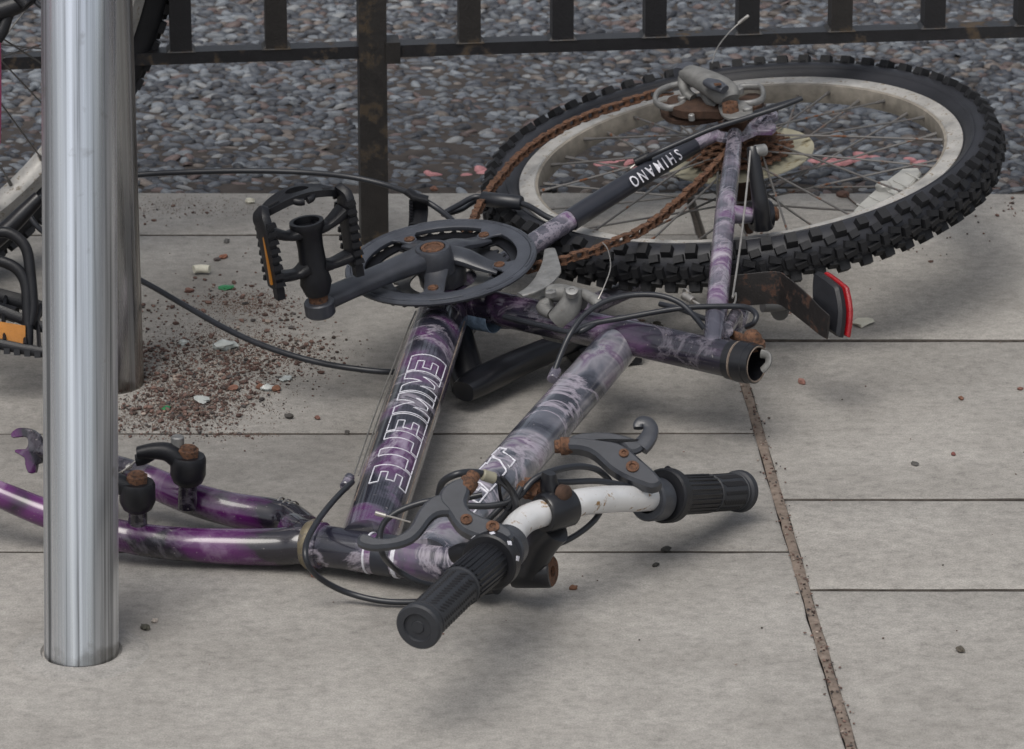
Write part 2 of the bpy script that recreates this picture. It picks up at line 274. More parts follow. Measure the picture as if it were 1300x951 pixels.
# ================================================================ THE SETTING
# slab rows measured on the photo: two columns, joints running away from the camera along JX
J0, J1 = G(945, 485), G(1055, 861); jd = (J0-J1)/(J0[1]-J1[1])
def jx(y): return J1[0]+jd[0]*(y-J1[1])
def gy(py): return G(650, py)[1]
slabs = MB()
def slab(x0, x1, ya, yb, shade, gap=.0015):
    def q(fx, y): return jx(y)+fx
    pts = [A([q(x0, ya)+gap, ya+gap, 0]), A([q(x1, ya)-gap, ya+gap, 0]), A([q(x1, yb)-gap, yb-gap, 0]), A([q(x0, yb)+gap, yb-gap, 0])]
    gap_a = .0007 if abs(ya-gy(700)) < 1e-6 else gap; gap_b = .0007 if abs(yb-gy(700)) < 1e-6 else gap
    for q_, g_ in ((0, gap_a), (1, gap_a)): pts[q_][1] = ya+g_
    for q_, g_ in ((2, gap_b), (3, gap_b)): pts[q_][1] = yb-g_
    nx = max(2, int((x1-x0)/.03)); e = []
    for a, b in ((0, 1), (1, 2), (2, 3), (3, 0)):
        m = nx if a in (0, 2) else max(2, int((yb-ya)/.03)); d = unit(pts[b]-pts[a]); nn = A([-d[1], d[0], 0])
        for k in range(m): e.append(pts[a]+(pts[b]-pts[a])*(k/m)+nn*abs(R.normal(0, .0006)))
    e = A(e); c = e.mean(0); m = len(e); tilt = R.normal(0, .0012, 2)
    def lay(k, z): o = c+(e-c)*k; o[:, 2] = z+(o[:, 0]-c[0])*tilt[0]+(o[:, 1]-c[1])*tilt[1]; return o
    dd = .004/np.linalg.norm(e-c, axis=1)[:, None]
    L = [lay(1, -.05), lay(1, -.0025), lay(1-dd*.3, -.0007), lay(1-dd, 0)]; f = [tuple(3*m+k for k in range(m))]
    nf0 = len(slabs.f)
    for i in range(3): f += [(i*m+k, i*m+(k+1) % m, (i+1)*m+(k+1) % m, (i+1)*m+k) for k in range(m)]
    slabs.add(np.concatenate(L), f, 0, A([1, .992, .98])*shade)
    for k in range(nf0+1, nf0+1+2*m): slabs.m[k] = 1
KERB = gy(243)
rowsR = [1.2, 2.2, 2.75, gy(861)-.35, gy(748), gy(634), gy(432), KERB]
rowsL = [1.0, 2.0, 2.6, gy(861)-.42, gy(700), gy(550), gy(298), KERB]
shR = [1, 1, 1.02, 1.08, 1.1, 1.0, 1.03, 1.05]; shL = [1, 1, 1, 1.06, .97, .93, 1.0, 1.05]
for (rows, sh, xs) in ((rowsR, shR, (.0022, .62, 1.24, 1.9, 2.8, 4.2)), (rowsL, shL, (-4.2, -3.2, -2.4, -1.64, -.82, -.0022))):
    for i in range(len(rows)-1):
        kerb = i == len(rows)-2
        for j in range(len(xs)-1):
            slab(xs[j], xs[j+1], rows[i], rows[i+1]-(.003 if kerb else 0), sh[i]*R.uniform(.94, 1.04))
tag(slabs.build('paving', ['slab', 'joint_dark'], smooth=50, org=A([0, 0, 0])), kind='structure')
b = MB(); b.box([0, 3.0, -.064], [4.6, 0, 0], [0, KERB-3.0, 0], [0, 0, .05]); tag(b.build('joint_sand', 'joint_dark', org=A([0, 0, 0])), kind='structure')
# sandy wide joint between the two columns, and spilt sand along it
b = MB()
pts = []
for k in range(90):
    y = 2.4+(gy(485)-2.4+.25)*k/89; wv = .0047+.0004*math.sin(k*.9)+R.uniform(-.0006, .0006)
    pts.append((y, wv))
v = []; f = []
for k, (y, wv) in enumerate(pts): v += [[jx(y)-wv, y, -.0006], [jx(y)-wv*.5, y, .0006], [jx(y)+wv*.5, y, .0006], [jx(y)+wv, y, -.0006]]
for k in range(len(pts)-1): f += [(k*4+j, k*4+j+1, k*4+j+5, k*4+j+4) for j in range(3)]
b.add(v, f); tag(b.build('joint_mortar', 'joint_sand', org=A([0, 0, 0])), kind='structure')
# ground sheet to the horizon
b = MB(); b.add([[-150, -150, -.12], [150, -150, -.12], [150, 200, -.12], [-150, 200, -.12]], [(0, 1, 2, 3)]); tag(b.build('ground', 'far_road', org=A([0, 0, 0])), kind='structure')
# cobbled road: mortar bed with thousands of water-worn pebbles set in it
b = MB(); b.box([0, KERB+3.5, -.056], [5, 0, 0], [0, 3.5, 0], [0, 0, .05]); bed = b
def pebbles(mb, pts, size, cols, zs):
    ring = []; fr = []
    lat = [(1., 0.), (.92, .5), (.6, .85)]; sg = 8
    for r_, z_ in lat: ring += [[r_*math.cos(2*math.pi*k/sg), r_*math.sin(2*math.pi*k/sg), z_] for k in range(sg)]
    ring.append([0, 0, 1.]); ring = A(ring)
    for i in range(2): fr += [(i*sg+k, i*sg+(k+1) % sg, (i+1)*sg+(k+1) % sg, (i+1)*sg+k) for k in range(sg)]
    fr += [(2*sg+k, 2*sg+(k+1) % sg, 3*sg) for k in range(sg)]
    fr = [tuple(q) for q in fr]
    for (x, y), (a, b_, h), c, z0 in zip(pts, size, cols, zs):
        v_ = ring.copy(); th_ = R.normal(0, .28); 
        ang = np.arctan2(v_[:, 1], v_[:, 0]); wob = 1+.13*np.sin(2*ang+R.uniform(0, 6))+.09*np.sin(3*ang+R.uniform(0, 6)); v_[:, :2] *= wob[:, None]
        v_ = v_*A([a, b_, h]); cs, sn = math.cos(th_), math.sin(th_); x_ = v_[:, 0]*cs-v_[:, 1]*sn; y_ = v_[:, 0]*sn+v_[:, 1]*cs
        tl = R.normal(0, .2, 2); v_[:, 2] += x_*tl[0]+y_*tl[1]
        mb.add(np.stack([x+x_, y+y_, z0+v_[:, 2]], 1), fr, 1, c)
pl = []; sz = []; cl = []; zz = []
pink = [G(x, y) for x, y in ((556, 212), (605, 213), (770, 201), (785, 203), (800, 200), (812, 206), (757, 205), (1040, 199), (1055, 200), (1070, 202), (1078, 199), (1157, 202), (1100, 193))]
y = KERB+.008
fld = [(R.uniform(0, 6), R.uniform(2, 9), R.uniform(2, 9), R.uniform(0, 6)) for _ in range(6)]
def patch(x, y): return sum(math.sin(fx*x+p1)*math.sin(fy*y*1.6+p2) for p1, fx, fy, p2 in fld)/2.2
while y < KERB+1.15:
    x = -1.35+R.uniform(0, .02); st = .0148
    while x < 1.35:
        big = R.uniform(.75, 1.3); a = .0092*big; xx = x+R.normal(0, .0018); yy = y+R.normal(0, .0022)
        band = math.exp(-((yy-(KERB+.19))/.09)**2)          # worn strip where mortar stands higher
        sink = max(0, .38*band+.35*patch(xx, yy)-.1)
        if R.uniform() > sink*.75 and not (yy < KERB+.05 and R.uniform() < .3):
            c = [A([.105, .118, .14]), A([.19, .21, .235]), A([.05, .055, .068]), A([.17, .145, .13]), A([.24, .25, .26]), A([.13, .095, .09])][R.choice(6, p=[.32, .2, .3, .06, .05, .07])]*R.uniform(.5, .92)
            if any(abs(xx-q[0]) < .0115 and abs(yy-q[1]) < .013 for q in pink): c = A([.42, .19, .2])
            pl.append((xx, yy)); sz.append((a*R.uniform(.85, 1.2), .0052*R.uniform(.7, 1.3), .0052*R.uniform(.5, 1.4))); cl.append(c)
            zz.append(-.0062-.0045*sink-abs(R.normal(0, .0014)))
        x += st*R.uniform(.85, 1.25)*(.7+.35*big)
    y += .0100
pebbles(bed, pl, sz, cl, zz)
tag(bed.build('cobbled_road', ['mortar', 'pebble'], smooth=180, org=A([0, 0, 0])), kind='structure')
# ================================================================ FENCE
rz = .221; a0, a1 = G(210, 71, rz), G(1290, 37, rz); fd = unit((a1-a0)*A([1, 1, 0])); fn = A([-fd[1], fd[0], 0])
def fx(px): # point along the rail under photo column px
    d = ray(px, 60); d2 = d[:2]; m = np.array([[d2[0], -fd[0]], [d2[1], -fd[1]]]); s_, t_ = np.linalg.solve(m, a0[:2]-C0[:2]); return a0+fd*t_
fo = empty('railing_fence', [fx(472)[0], fx(472)[1], 0]); tag(fo, 'black painted steel railing fence with square bars along the kerb', 'fence')
def sqbar(mb, p, half, z0, z1, h2=None): mb.box([p[0], p[1], (z0+z1)/2], fd*half, fn*(h2 or half), [0, 0, (z1-z0)/2])
for z in (rz, 1.02):
    for k, (p0, p1) in enumerate(((-1050, 456), (490, 2200))):
        b = MB(); e0, e1 = fx(p0), fx(p1); b.box((A([*e0[:2], z])+A([*e1[:2], z]))/2, (e1-e0)/2*A([1, 1, 0]), fn*.011, [0, 0, .0068]); b.build('rail', 'fence_paint', fo, org=A([e0[0], e0[1], z]))
b = MB(); p = fx(472); sqbar(b, p, .0152, -.02, 1.06); b.box([p[0]+.022, p[1], rz], fd*.008, fn*.0155, [0, 0, .012]); b.build('post', 'fence_rusty', fo, org=A([p[0], p[1], 0]))
for px in (-940, 1885): b = MB(); p = fx(px); sqbar(b, p, .0152, -.02, 1.06); b.build('post', 'fence_paint', fo, org=A([p[0], p[1], 0]))
for px in [472-121*k for k in range(1, 12)]+[596+117.5*k for k in range(0, 11)]:
    b = MB(); p = fx(px-.5); sqbar(b, p, .0118, rz+.0068, 1.013); b.box([p[0], p[1], rz+.0085], fd*.016, fn*.0125, [0, 0, .002], taper=.8)
    b.build('bar', 'fence_rusty' if int(px) in (351, 596, 1066) else 'fence_paint', fo, org=A([p[0], p[1], rz]))
# ================================================================ STAINLESS CYCLE STAND
bf, bb = G(103.5, 829), G(142, 486); df, db = dep(bf), dep(bb); tf, tb = D(100, 0, df*.988), D(127, 0, db*.986)
def ext(p0, p1, z): return p0+(p1-p0)*((z-p0[2])/(p1[2]-p0[2]))
lf, lb = ext(bf, tf, .68), ext(bb, tb, .68); ff, fb = ext(bf, tf, .80), ext(bb, tb, .80); dirn = unit(lb-lf)
path = [ext(bf, tf, -.03)]+[ext(bf, tf, z) for z in (.1, .3, .5, .68)]+list(spline([lf, ff+dirn*.03, ff+dirn*.1+A([0, 0, .012])], 8))[1:]+list(spline([fb-dirn*.1+A([0, 0, .012]), fb-dirn*.03, lb], 8))+[ext(bb, tb, z) for z in (.5, .3, .1, -.03)]
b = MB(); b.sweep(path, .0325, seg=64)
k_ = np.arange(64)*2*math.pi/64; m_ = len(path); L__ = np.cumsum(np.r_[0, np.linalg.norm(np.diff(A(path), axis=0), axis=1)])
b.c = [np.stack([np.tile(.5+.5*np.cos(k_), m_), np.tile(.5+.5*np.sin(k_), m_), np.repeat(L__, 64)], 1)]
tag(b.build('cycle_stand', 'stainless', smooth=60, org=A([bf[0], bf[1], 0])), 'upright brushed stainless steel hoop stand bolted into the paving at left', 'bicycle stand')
b = MB()
for c in (bf,): b.lathe([c[0], c[1], -.0002], [0, 0, 1], [(0, .034), (.0028, .036), (.0022, .045), (.0008, .058), (0, .06)], 48)
tag(b.build('patch_of_mortar', 'slab', org=A([bf[0], bf[1], 0])), kind='structure')
# ================================================================ THE FALLEN BICYCLE
bk = empty('bicycle', [-.05, 4.2, 0]); tag(bk, 'purple and black marbled mountain bike lying on its side without front wheel or saddle', 'bicycle')
def part(b, name, m, par=None, **k): return b.build(name, m, par or bk, **k)
BB = CR-NR*.052
def at_off(p, o): return p+N*o
# ---- frame tubes
SC = P(958, 462)                                       # open mouth of the seat tube
HL, HT = G(397, 691, .026), G(612, 723, .030); hax = unit(HT-HL)
b = MB(); b.sweep([BB+N*.012, SC-unit(SC-BB)*.026], [.0172, .0178], seg=32); seat_tube = part(b, 'seat_tube', 'dark_paint')
b = MB(); ax = unit(SC-BB); e0 = SC-ax*.028
b.lathe(e0, ax, [(0, .0178), (.0, .0192), (.008, .0195), (.0085, .0187), (.0105, .0187), (.011, .0203), (.0225, .0203), (.0235, .0193), (.030, .0193), (.0305, .0182), (.0305, .0164), (-.02, .016), (-.02, 0)], 48)
cl = part(b, 'seat_clamp', 'black_paint', seat_tube)
b = MB(); b.lathe(SC+ax*.0022, ax, [(0, .0163), (.0006, .0182), (.0012, .0175), (.0006, .0163)], 48, close=True); b.lathe(e0, ax, [(.0078, .0196), (.009, .0198), (.0098, .0188)], 48); part(b, 'rim_edge', 'joint_sand', cl)
b = MB(); q = P(972, 455, .012); b.sweep(spline([P(966, 449, .008), P(975, 452, .006), P(975, 462, .0), P(968, 470, -.006)], 4), .0028, .0045, seg=10); part(b, 'clamp_ear', 'alloy_grey', cl)
b = MB(); q = P(956, 432, .012); b.lathe(P(956, 441, .006), N, [(0, .004), (0, .0125), (.005, .0125), (.006, .010), (.012, .0095), (.017, .006), (.0185, 0)], 20); b.sweep([P(930, 425, .006), P(948, 432, .007)], .004, .005, seg=10); part(b, 'clamp_bolt', 'rust', cl)
DT0 = BB+N*.004; DT1 = G(466, 693, .030)
dtc = spline([DT0, DT0+(DT1-DT0)*.33, DT0+(DT1-DT0)*.66, DT1], 8)
b = MB(); b.sweep(dtc, [.0262, .0266, .0266, .0262], seg=48); down_tube = part(b, 'down_tube', 'frame_paint')
TT0 = P(795, 426, -.002); TT1 = G(546, 712, .031)
b = MB(); b.sweep([TT0-unit(TT1-TT0)*.004, TT0+(TT1-TT0)*.02, TT0+(TT1-TT0)*.5, TT1], [.0205, .0212, .0226, .0222], seg=48); top_tube = part(b, 'top_tube', 'top_paint')
# weld collars
b = MB(); b.lathe(TT0+(TT1-TT0)*.0, unit(TT1-TT0), [(-.004, .0205), (0, .0225), (.005, .0222), (.007, .0212)], 40); part(b, 'weld', 'stay_paint', top_tube)
b = MB(); b.lathe(HL, hax, [(0, .0198), (.0, .0215), (.01, .0215), (.011, .0192), (.04, .0188), (.1, .0188), (np.linalg.norm(HT-HL)-.012, .019), (np.linalg.norm(HT-HL)-.011, .021), (np.linalg.norm(HT-HL), .021), (np.linalg.norm(HT-HL), 0)], 48); head_tube = part(b, 'head_tube', 'frame_paint')
b = MB(); b.lathe(HL-hax*.002, hax, [(-.004, .015), (-.004, .0205), (.0, .0232), (.003, .0238), (.006, .0228), (.0075, .0215)], 48); part(b, 'headset_cup', 'brass_dull', head_tube)
b = MB(); L_ = np.linalg.norm(HT-HL); b.lathe(HT, hax, [(-.002, .0215), (.004, .023), (.01, .0215), (.012, .0205), (.017, .0205), (.018, .013)], 48); part(b, 'headset_nut', 'black_paint', head_tube)
b = MB()
for s in (.058, .066): b.lathe(HL+hax*s, hax, [(0, .0188), (.0002, .0193), (.002 if s < .06 else .018, .0193), (.0022 if s < .06 else .0182, .0188)], 48, mi=0 if s < .06 else 1)
b.lathe(HL+hax*.086, hax, [(0, .0188), (.0002, .0194), (.004, .0194), (.0042, .0188)], 48, mi=0)
part(b, 'head_badge', ['letter_white', 'sticker_black'], head_tube)
b = MB(); b.cyl(BB-N*.036, BB+N*.036, .0215, seg=40); bs = part(b, 'bottom_bracket_shell', 'dark_paint')
# stays
def stay(name, pts, rw, rt, m, **k): b = MB(); b.sweep(spline(pts, 6), rw, rt, up=N, seg=24); return part(b, name, m, **k)
DU, DL = P(936, 160, .060), P(957, 307, -.060)                        # drive side and far side drop-outs
cs = stay('chain_stay', [BB+N*.015+unit(DU-BB)*.01, P(640, 334, .022), P(705, 291, .034), P(800, 232, .048), P(885, 182, .058), P(914, 171, .060)], [.0095, .0112, .0112, .0108, .009, .0065], [.0095, .0115, .0112, .0108, .0085, .0055], 'stay_paint')
stay('chain_stay', [BB-N*.012+unit(DL-BB)*.01, P(700, 403, -.032), P(800, 366, -.045), P(900, 325, -.057), P(940, 312, -.06)], [.0095, .011, .009, .006], [.0095, .011, .009, .006], 'stay_paint')
ss = stay('seat_stay', [P(904, 449, .006), P(905, 436, .012), P(909, 400, .024), P(914, 350, .036), P(921, 270, .048), P(930, 200, .058), P(933, 172, .060)], [.0092, .0095, .0108, .011, .0108, .0092, .008], [.009, .0105, .0098, .009], 'stay_paint')
stay('seat_stay', [P(905, 455, -.006), P(915, 440, -.016), P(938, 408, -.03), P(950, 350, -.048), P(956, 318, -.058)], [.0092, .0095, .0085], [.009, .0085], 'stay_paint')
b = MB(); b.sweep(spline([P(922, 420, .016), P(934, 400, .0), P(934, 412, -.018)], 4), .007, seg=14); part(b, 'brake_bridge', 'stay_paint')
def drop(off, sgn, m, name='drop_out'):
    c = CW+N*off; px = (935.5, 147) if off > 0 else (956, 305)
    def o(dx, dy): return P(px[0]+dx, px[1]+dy, off)
    b = MB()
    b.plate([o(-30, 22), o(-10, 24), o(4, 26), o(12, 16), o(20, 8), o(36, -2), o(50, -4), o(52, 4), o(38, 10), o(50, 14), o(44, 22), o(26, 22), o(8, 30), o(-8, 32), o(-26, 30)], N, .006, sm=2)
    return part(b, name, m)
drop(.060, 1, 'stay_paint'); drop(-.060, -1, 'rust_dark')
# slotted eyelets of the drop-out beside the axle
b = MB()
for c_ in ((978, 147), (966, 159)): b.lathe(P(*c_, .064), N, [(-.002, .0028), (-.002, .0058), (.002, .0058), (.002, .0028)], 18, close=True)
b.sweep([P(957, 160, .064), P(974, 143, .066)], .003, .002, up=N, seg=10); part(b, 'eyelet', 'stay_paint')
# rear axle nut
b = MB(); b.hexnut(P(926.5, 147, .064), N, .0095, .0085); b.lathe(P(926.5, 139, .070), N, [(0, .0062), (.004, .0058), (.007, .003), (.0075, 0)], 16); part(b, 'axle_nut', 'rust')
# ---- lettering and decals laid on the tubes
def tube_pt(p0, p1, r0, r1, t, th_, lift=.0004):
    ax = unit(p1-p0); view = unit(C0-(p0+p1)/2); v_ = unit(view-ax*(view@ax)); u_ = np.cross(ax, v_); r_ = r0+(r1-r0)*t+lift
    return p0+(p1-p0)*t+v_*math.cos(th_)*r_+u_*math.sin(th_)*r_
def font_loops(txt, size, shear=0., outline=True, spacing=1.):
    cu = bpy.data.curves.new('lettering', 'FONT'); cu.body = txt; cu.size = size; cu.shear = shear; cu.space_character = spacing
    cu.resolution_u = 3; cu.offset = size*.012
    if outline: cu.fill_mode = 'NONE'; cu.bevel_depth = size*.02; cu.bevel_resolution = 0
    o = bpy.data.objects.new('lettering', cu); sc.collection.objects.link(o); bpy.context.view_layer.update()
    me = bpy.data.meshes.new_from_object(o.evaluated_get(bpy.context.evaluated_depsgraph_get()))
    v = A([list(q.co) for q in me.vertices]); f = [tuple(p.vertices) for p in me.polygons]; bpy.data.objects.remove(o); bpy.data.curves.remove(cu); bpy.data.meshes.remove(me); return v, f
def wrap_text(txt, p0, p1, r0, r1, t0, t1, thc, height, flip, name, m, par, outline, shear=0., spacing=1., stretch=None):
    v, f = font_loops(txt, 1., shear, outline, spacing); x0, x1 = v[:, 0].min(), v[:, 0].max(); y0, y1 = v[:, 1].min(), v[:, 1].max()
    L_ = np.linalg.norm(p1-p0); out = []
    for q in v:
        t = t0+(t1-t0)*(q[0]-x0)/(x1-x0); k = ((q[1]-y0)/(y1-y0)-.5)*height; r_ = r0+(r1-r0)*t
        out.append(tube_pt(p0, p1, r0, r1, t, thc+flip*k/r_, .00045+(.0004 if not outline else abs(q[2])*.012)))
    b = MB(); b.add(out, f); part(b, name, m, par, smooth=0)
# tall outlined letters on the down tube, reading from the cranks towards the fork
pd0, pd1 = DT0, DT1
GL = {'E': [(0, 0), (0, 1), (.82, 1), (.82, .78), (.34, .78), (.34, .61), (.7, .61), (.7, .4), (.34, .4), (.34, .22), (.82, .22), (.82, 0), (0, 0)],
      'M': [(0, 0), (0, 1), (.34, 1), (.52, .52), (.7, 1), (1.04, 1), (1.04, 0), (.76, 0), (.76, .52), (.6, .14), (.44, .14), (.28, .52), (.28, 0), (0, 0)],
      'L': [(0, 0), (0, 1), (.34, 1), (.34, .22), (.78, .22), (.78, 0), (0, 0)]}
b = MB(); xs_ = 0; tot = sum(max(p[0] for p in GL[c])+.0 for c in 'EMMELLE')
for c in 'EMMELLE':
    wdt = max(p[0] for p in GL[c]); dense = []
    pl_ = GL[c]
    for i in range(len(pl_)-1):
        for j in range(9):
            x_, y_ = pl_[i][0]+(pl_[i+1][0]-pl_[i][0])*j/9, pl_[i][1]+(pl_[i+1][1]-pl_[i][1])*j/9
            dense.append((x_, y_))
    ring = [tube_pt(pd0, pd1, .0266, .0264, .325+(.85-.325)*(xs_+x_*.93+y_*.16)/tot, -.05+(y_-.5)*1.42, .0002) for x_, y_ in dense]
    b.sweep(ring, .00062, .0004, up=unit(C0-pd0), seg=6, closed=True); xs_ += wdt
part(b, 'lettering', 'letter_white', down_tube, smooth=0)
b = MB(); hl = [tube_pt(pd0, pd1, .0266, .0264, t, -1.02, .0001) for t in np.linspace(.1, .95, 30)]; b.sweep(hl, .0007, .0003, up=unit(C0-pd0), seg=6)
hl = [tube_pt(pd0, pd1, .0266, .0264, t, 1.12, .0001) for t in np.linspace(.3, .9, 30)]; b.sweep(hl[:13], .0006, .0003, up=unit(C0-pd0), seg=6); b.sweep(hl[16:], .0006, .0003, up=unit(C0-pd0), seg=6); part(b, 'pinstripe', 'joint_sand', down_tube, smooth=0)
# outlined letters at the fork end of the top tube
k = unit(TT1-TT0)
def on_tube(px, py, p0, p1, r_):
    o = C0; d = unit(ray(px, py)); ax_ = unit(p1-p0); w_ = o-p0; a_ = d-ax_*(d@ax_); c_ = w_-ax_*(w_@ax_); qa, qb, qc = a_@a_, 2*a_@c_, c_@c_-r_*r_; ds = qb*qb-4*qa*qc
    return o+d*((-qb-math.sqrt(max(ds, 0)))/(2*qa))
b = MB()
for poly in ([(350, 300), (430, 225), (500, 240), (465, 265), (585, 355), (535, 420), (360, 305)], [(220, 450), (290, 380), (305, 385), (350, 318), (430, 350), (490, 440), (495, 465), (430, 540), (390, 500), (310, 465), (220, 450)], [(190, 620), (205, 660), (240, 625), (310, 675), (220, 785), (150, 745), (120, 700)], [(205, 575), (235, 580), (325, 665), (395, 590)], [(-10, 760), (60, 850), (150, 900), (210, 830)]):
    pp = [on_tube(580+x/7.925, 540+y/7.925, TT0, TT1, .0233) for x, y in poly]
    dense = [];
    for i in range(len(pp)-1): dense += [pp[i]+(pp[i+1]-pp[i])*j/6 for j in range(6)]
    dense.append(pp[-1]); b.sweep(dense, .0009, .0004, up=unit(C0-pp[0]), seg=6)
part(b, 'lettering', 'letter_white', top_tube, smooth=0)
# chain stay sticker
c0, c1 = P(724, 281, .038), P(881, 185.5, .057); 
b = MB(); b.sweep(spline([P(724, 279.5, .037), P(800, 232, .048), P(881, 184.5, .0575)], 8), [.01165, .0113, .0098], [.0118, .0113, .0093], up=N, seg=28, caps=True); stk = part(b, 'sticker', 'sticker_black', cs)
wrap_text('SHIMANO', c1, c0, .0100, .0122, .15, .55, .10, .0125, -1, 'lettering', 'letter_white', stk, False, spacing=1.5)
b = MB(); q0, q1 = BB+unit(SC-BB)*.03, BB+unit(SC-BB)*.062; b.lathe(q0, q1-q0, [(0, .0165), (.0003, .0171), (.031, .0171), (.0313, .0165)], 40); part(b, 'sticker', 'sticker_blue', seat_tube)
# cable stops on the tubes
b = MB(); b.cyl(on_tube(448, 606, DT0, DT1, .027)-A([.003, 0, 0]), on_tube(443, 618, DT0, DT1, .027)-A([.004, 0, 0]), .005, seg=14); part(b, 'cable_stop', 'stay_paint', down_tube)
b = MB(); q = P(703, 478, .014); b.cyl(P(706, 470, .016), P(701, 482, .014), .0055, seg=14); part(b, 'cable_stop', 'stay_paint', top_tube)

# ---- rear wheel
wh = empty('rear_wheel', CW, bk)
u_ = unit(np.cross(N, [0, 1., 0])); u_ = -u_ if u_[0] < 0 else u_; v_ = np.cross(N, u_)
def W(r_, a_, o): return CW+(u_*math.cos(a_)+v_*math.sin(a_))*r_+N*o
b = MB(); b.lathe(CW, N, [(-.0115, .2236), (-.0105, .2196), (-.004, .2180), (.004, .2180), (.0105, .2196), (.0115, .2236), (0, .226)], 180, mi=1, close=True)
b.lathe(CW, N, [(-.012, .240), (-.0125, .2395), (-.0125, .2236), (-.0115, .2226), (.0115, .2226), (.0125, .2236), (.0125, .2395), (.012, .240), (.0105, .240), (.0105, .232), (-.0105, .232), (-.0105, .240)], 180, close=True)
rim = part(b, 'rim', ['rim_alloy', 'rim_dirty'], wh)
b = MB(); TR, tr = .2585, .0200
prof = [(tr*math.sin(t)*1.08, TR+tr*math.cos(t)) for t in np.linspace(-math.pi*.83, math.pi*.83, 27)]
prof += [(.0095, .2365), (-.0095, .2365)]
b.lathe(CW, N, prof, 200, mi=0, close=True)
b.lathe(CW, N, [(.0195, .2495), (.0212, .2512), (.0218, .253), (.0205, .2545)], 200)
NK = 66
def knob(a_, lat, tl, rl, h, skew=0., mi=1):
    # lat: angle round the tyre section, tl/rl half sizes along and across the tread
    c = CW+(u_*math.cos(a_)+v_*math.sin(a_))*TR; ra = u_*math.cos(a_)+v_*math.sin(a_); tg = -u_*math.sin(a_)+v_*math.cos(a_)
    nn = ra*math.cos(lat)+N*math.sin(lat); cr_ = np.cross(nn, tg); t2 = unit(tg+cr_*skew); c2 = unit(np.cross(nn, t2)); 
    p = c+ra*(math.cos(lat)*tr)+N*(math.sin(lat)*tr*1.08)
    b.box(p+nn*(h/2-.001), t2*tl, c2*rl, nn*(h/2+.001), mi, taper=.84)
for i in range(NK):
    a_ = 2*math.pi*i/NK; hf = math.pi/NK
    for s in (1, -1):
        knob(a_, s*1.0, .0064, .0072 if i % 2 else .0056, .0078, 0, 1)
        knob(a_+hf, s*.62, .0060, .0046, .0046, s*.2, 1)
        knob(a_+hf*.5, s*.22, .0072, .0038, .0042, s*-.3, 1)
        if i % 2: knob(a_, s*1.32, .0035, .0022, .0022, 0, 1)
    knob(a_+hf*1.5, 0, .004, .006, .006, .1, 1)
tyre = part(b, 'tyre', ['tyre_wall', 'rubber'], wh, smooth=32)
b = MB(); b.lathe(CW, N, [(-.075, .0), (-.075, .0048), (-.052, .0048), (-.052, .011), (-.045, .014), (-.036, .0155), (-.034, .0235), (-.031, .0235), (-.029, .0145), (-.01, .0125), (.01, .0125), (.026, .0145), (.028, .0235), (.031, .0235), (.033, .016), (.056, .013), (.056, .0048), (.066, .0048)], 40); part(b, 'hub', 'rust_dark', wh)
b = MB(); b.hexnut(P(976, 272, -.052), unit(P(990, 270, -.052)-P(976, 272, -.052)), .0065, .007); part(b, 'bolt', 'rust', wh)
for s in (1, -1):
    for i in range(18):
        ah = 2*math.pi*(i+(.5 if s < 0 else 0))/18; cross = 1 if i % 2 else -1
        ar = ah+cross*math.radians(63)+R.normal(0, .012)
        # rim end sits at its regular hole
        hole = round((ar/(2*math.pi))*36-(.5 if s < 0 else 0)); 
        ar = 2*math.pi*(2*i+(0 if s > 0 else 1))/36; ah = ar-cross*math.radians(72)
        p0 = W(.0215, ah, s*.0305); p1 = W(.2195, ar, s*.003); bow = R.normal(0, .0012)
        mid = (p0+p1)/2+N*bow
        b = MB(); b.sweep(spline([p0, mid, p1], 5), .0012, seg=8); q = p1+(p0-p1)/np.linalg.norm(p0-p1)*.013; b.cyl(p1, q, .0022, .0018, seg=8)
        part(b, 'spoke', 'spoke_steel', wh)
b = MB()
e = [W(.2215, 3.32, .0), W(.205, 3.32, 0)]; e = [P(682, 240.5, .002), P(700, 240.5, .002), P(707, 239.5, .002)]
b.cyl(e[0], e[1], .0038, .0034, seg=14); b.cyl(e[1], e[2], .0046, seg=14); part(b, 'valve', 'black_plastic', wh)
# clear wheel reflector clipped across the spokes
b = MB(); rp = [(1083, 271), (1092, 261), (1112, 243), (1130, 229), (1146, 217), (1166, 216), (1170, 222), (1158, 236), (1135, 251), (1112, 266), (1100, 276), (1088, 277)]
b.plate([P(x, y, -.006) for x, y in rp], N, .006, b=.0015)
for t in (0, .25, .5, .75, 1): b.sweep([P(1096+62*t-8, 263-40*t-4, -.0025), P(1096+62*t+12, 263-40*t+6, -.0025)], .0012, .0008, up=N, seg=8)
b.lathe(P(1122, 240, -.003), N, [(0, .0085), (.005, .0085), (.007, .006), (.007, 0)], 20); part(b, 'wheel_reflector', 'clear_plastic', wh)
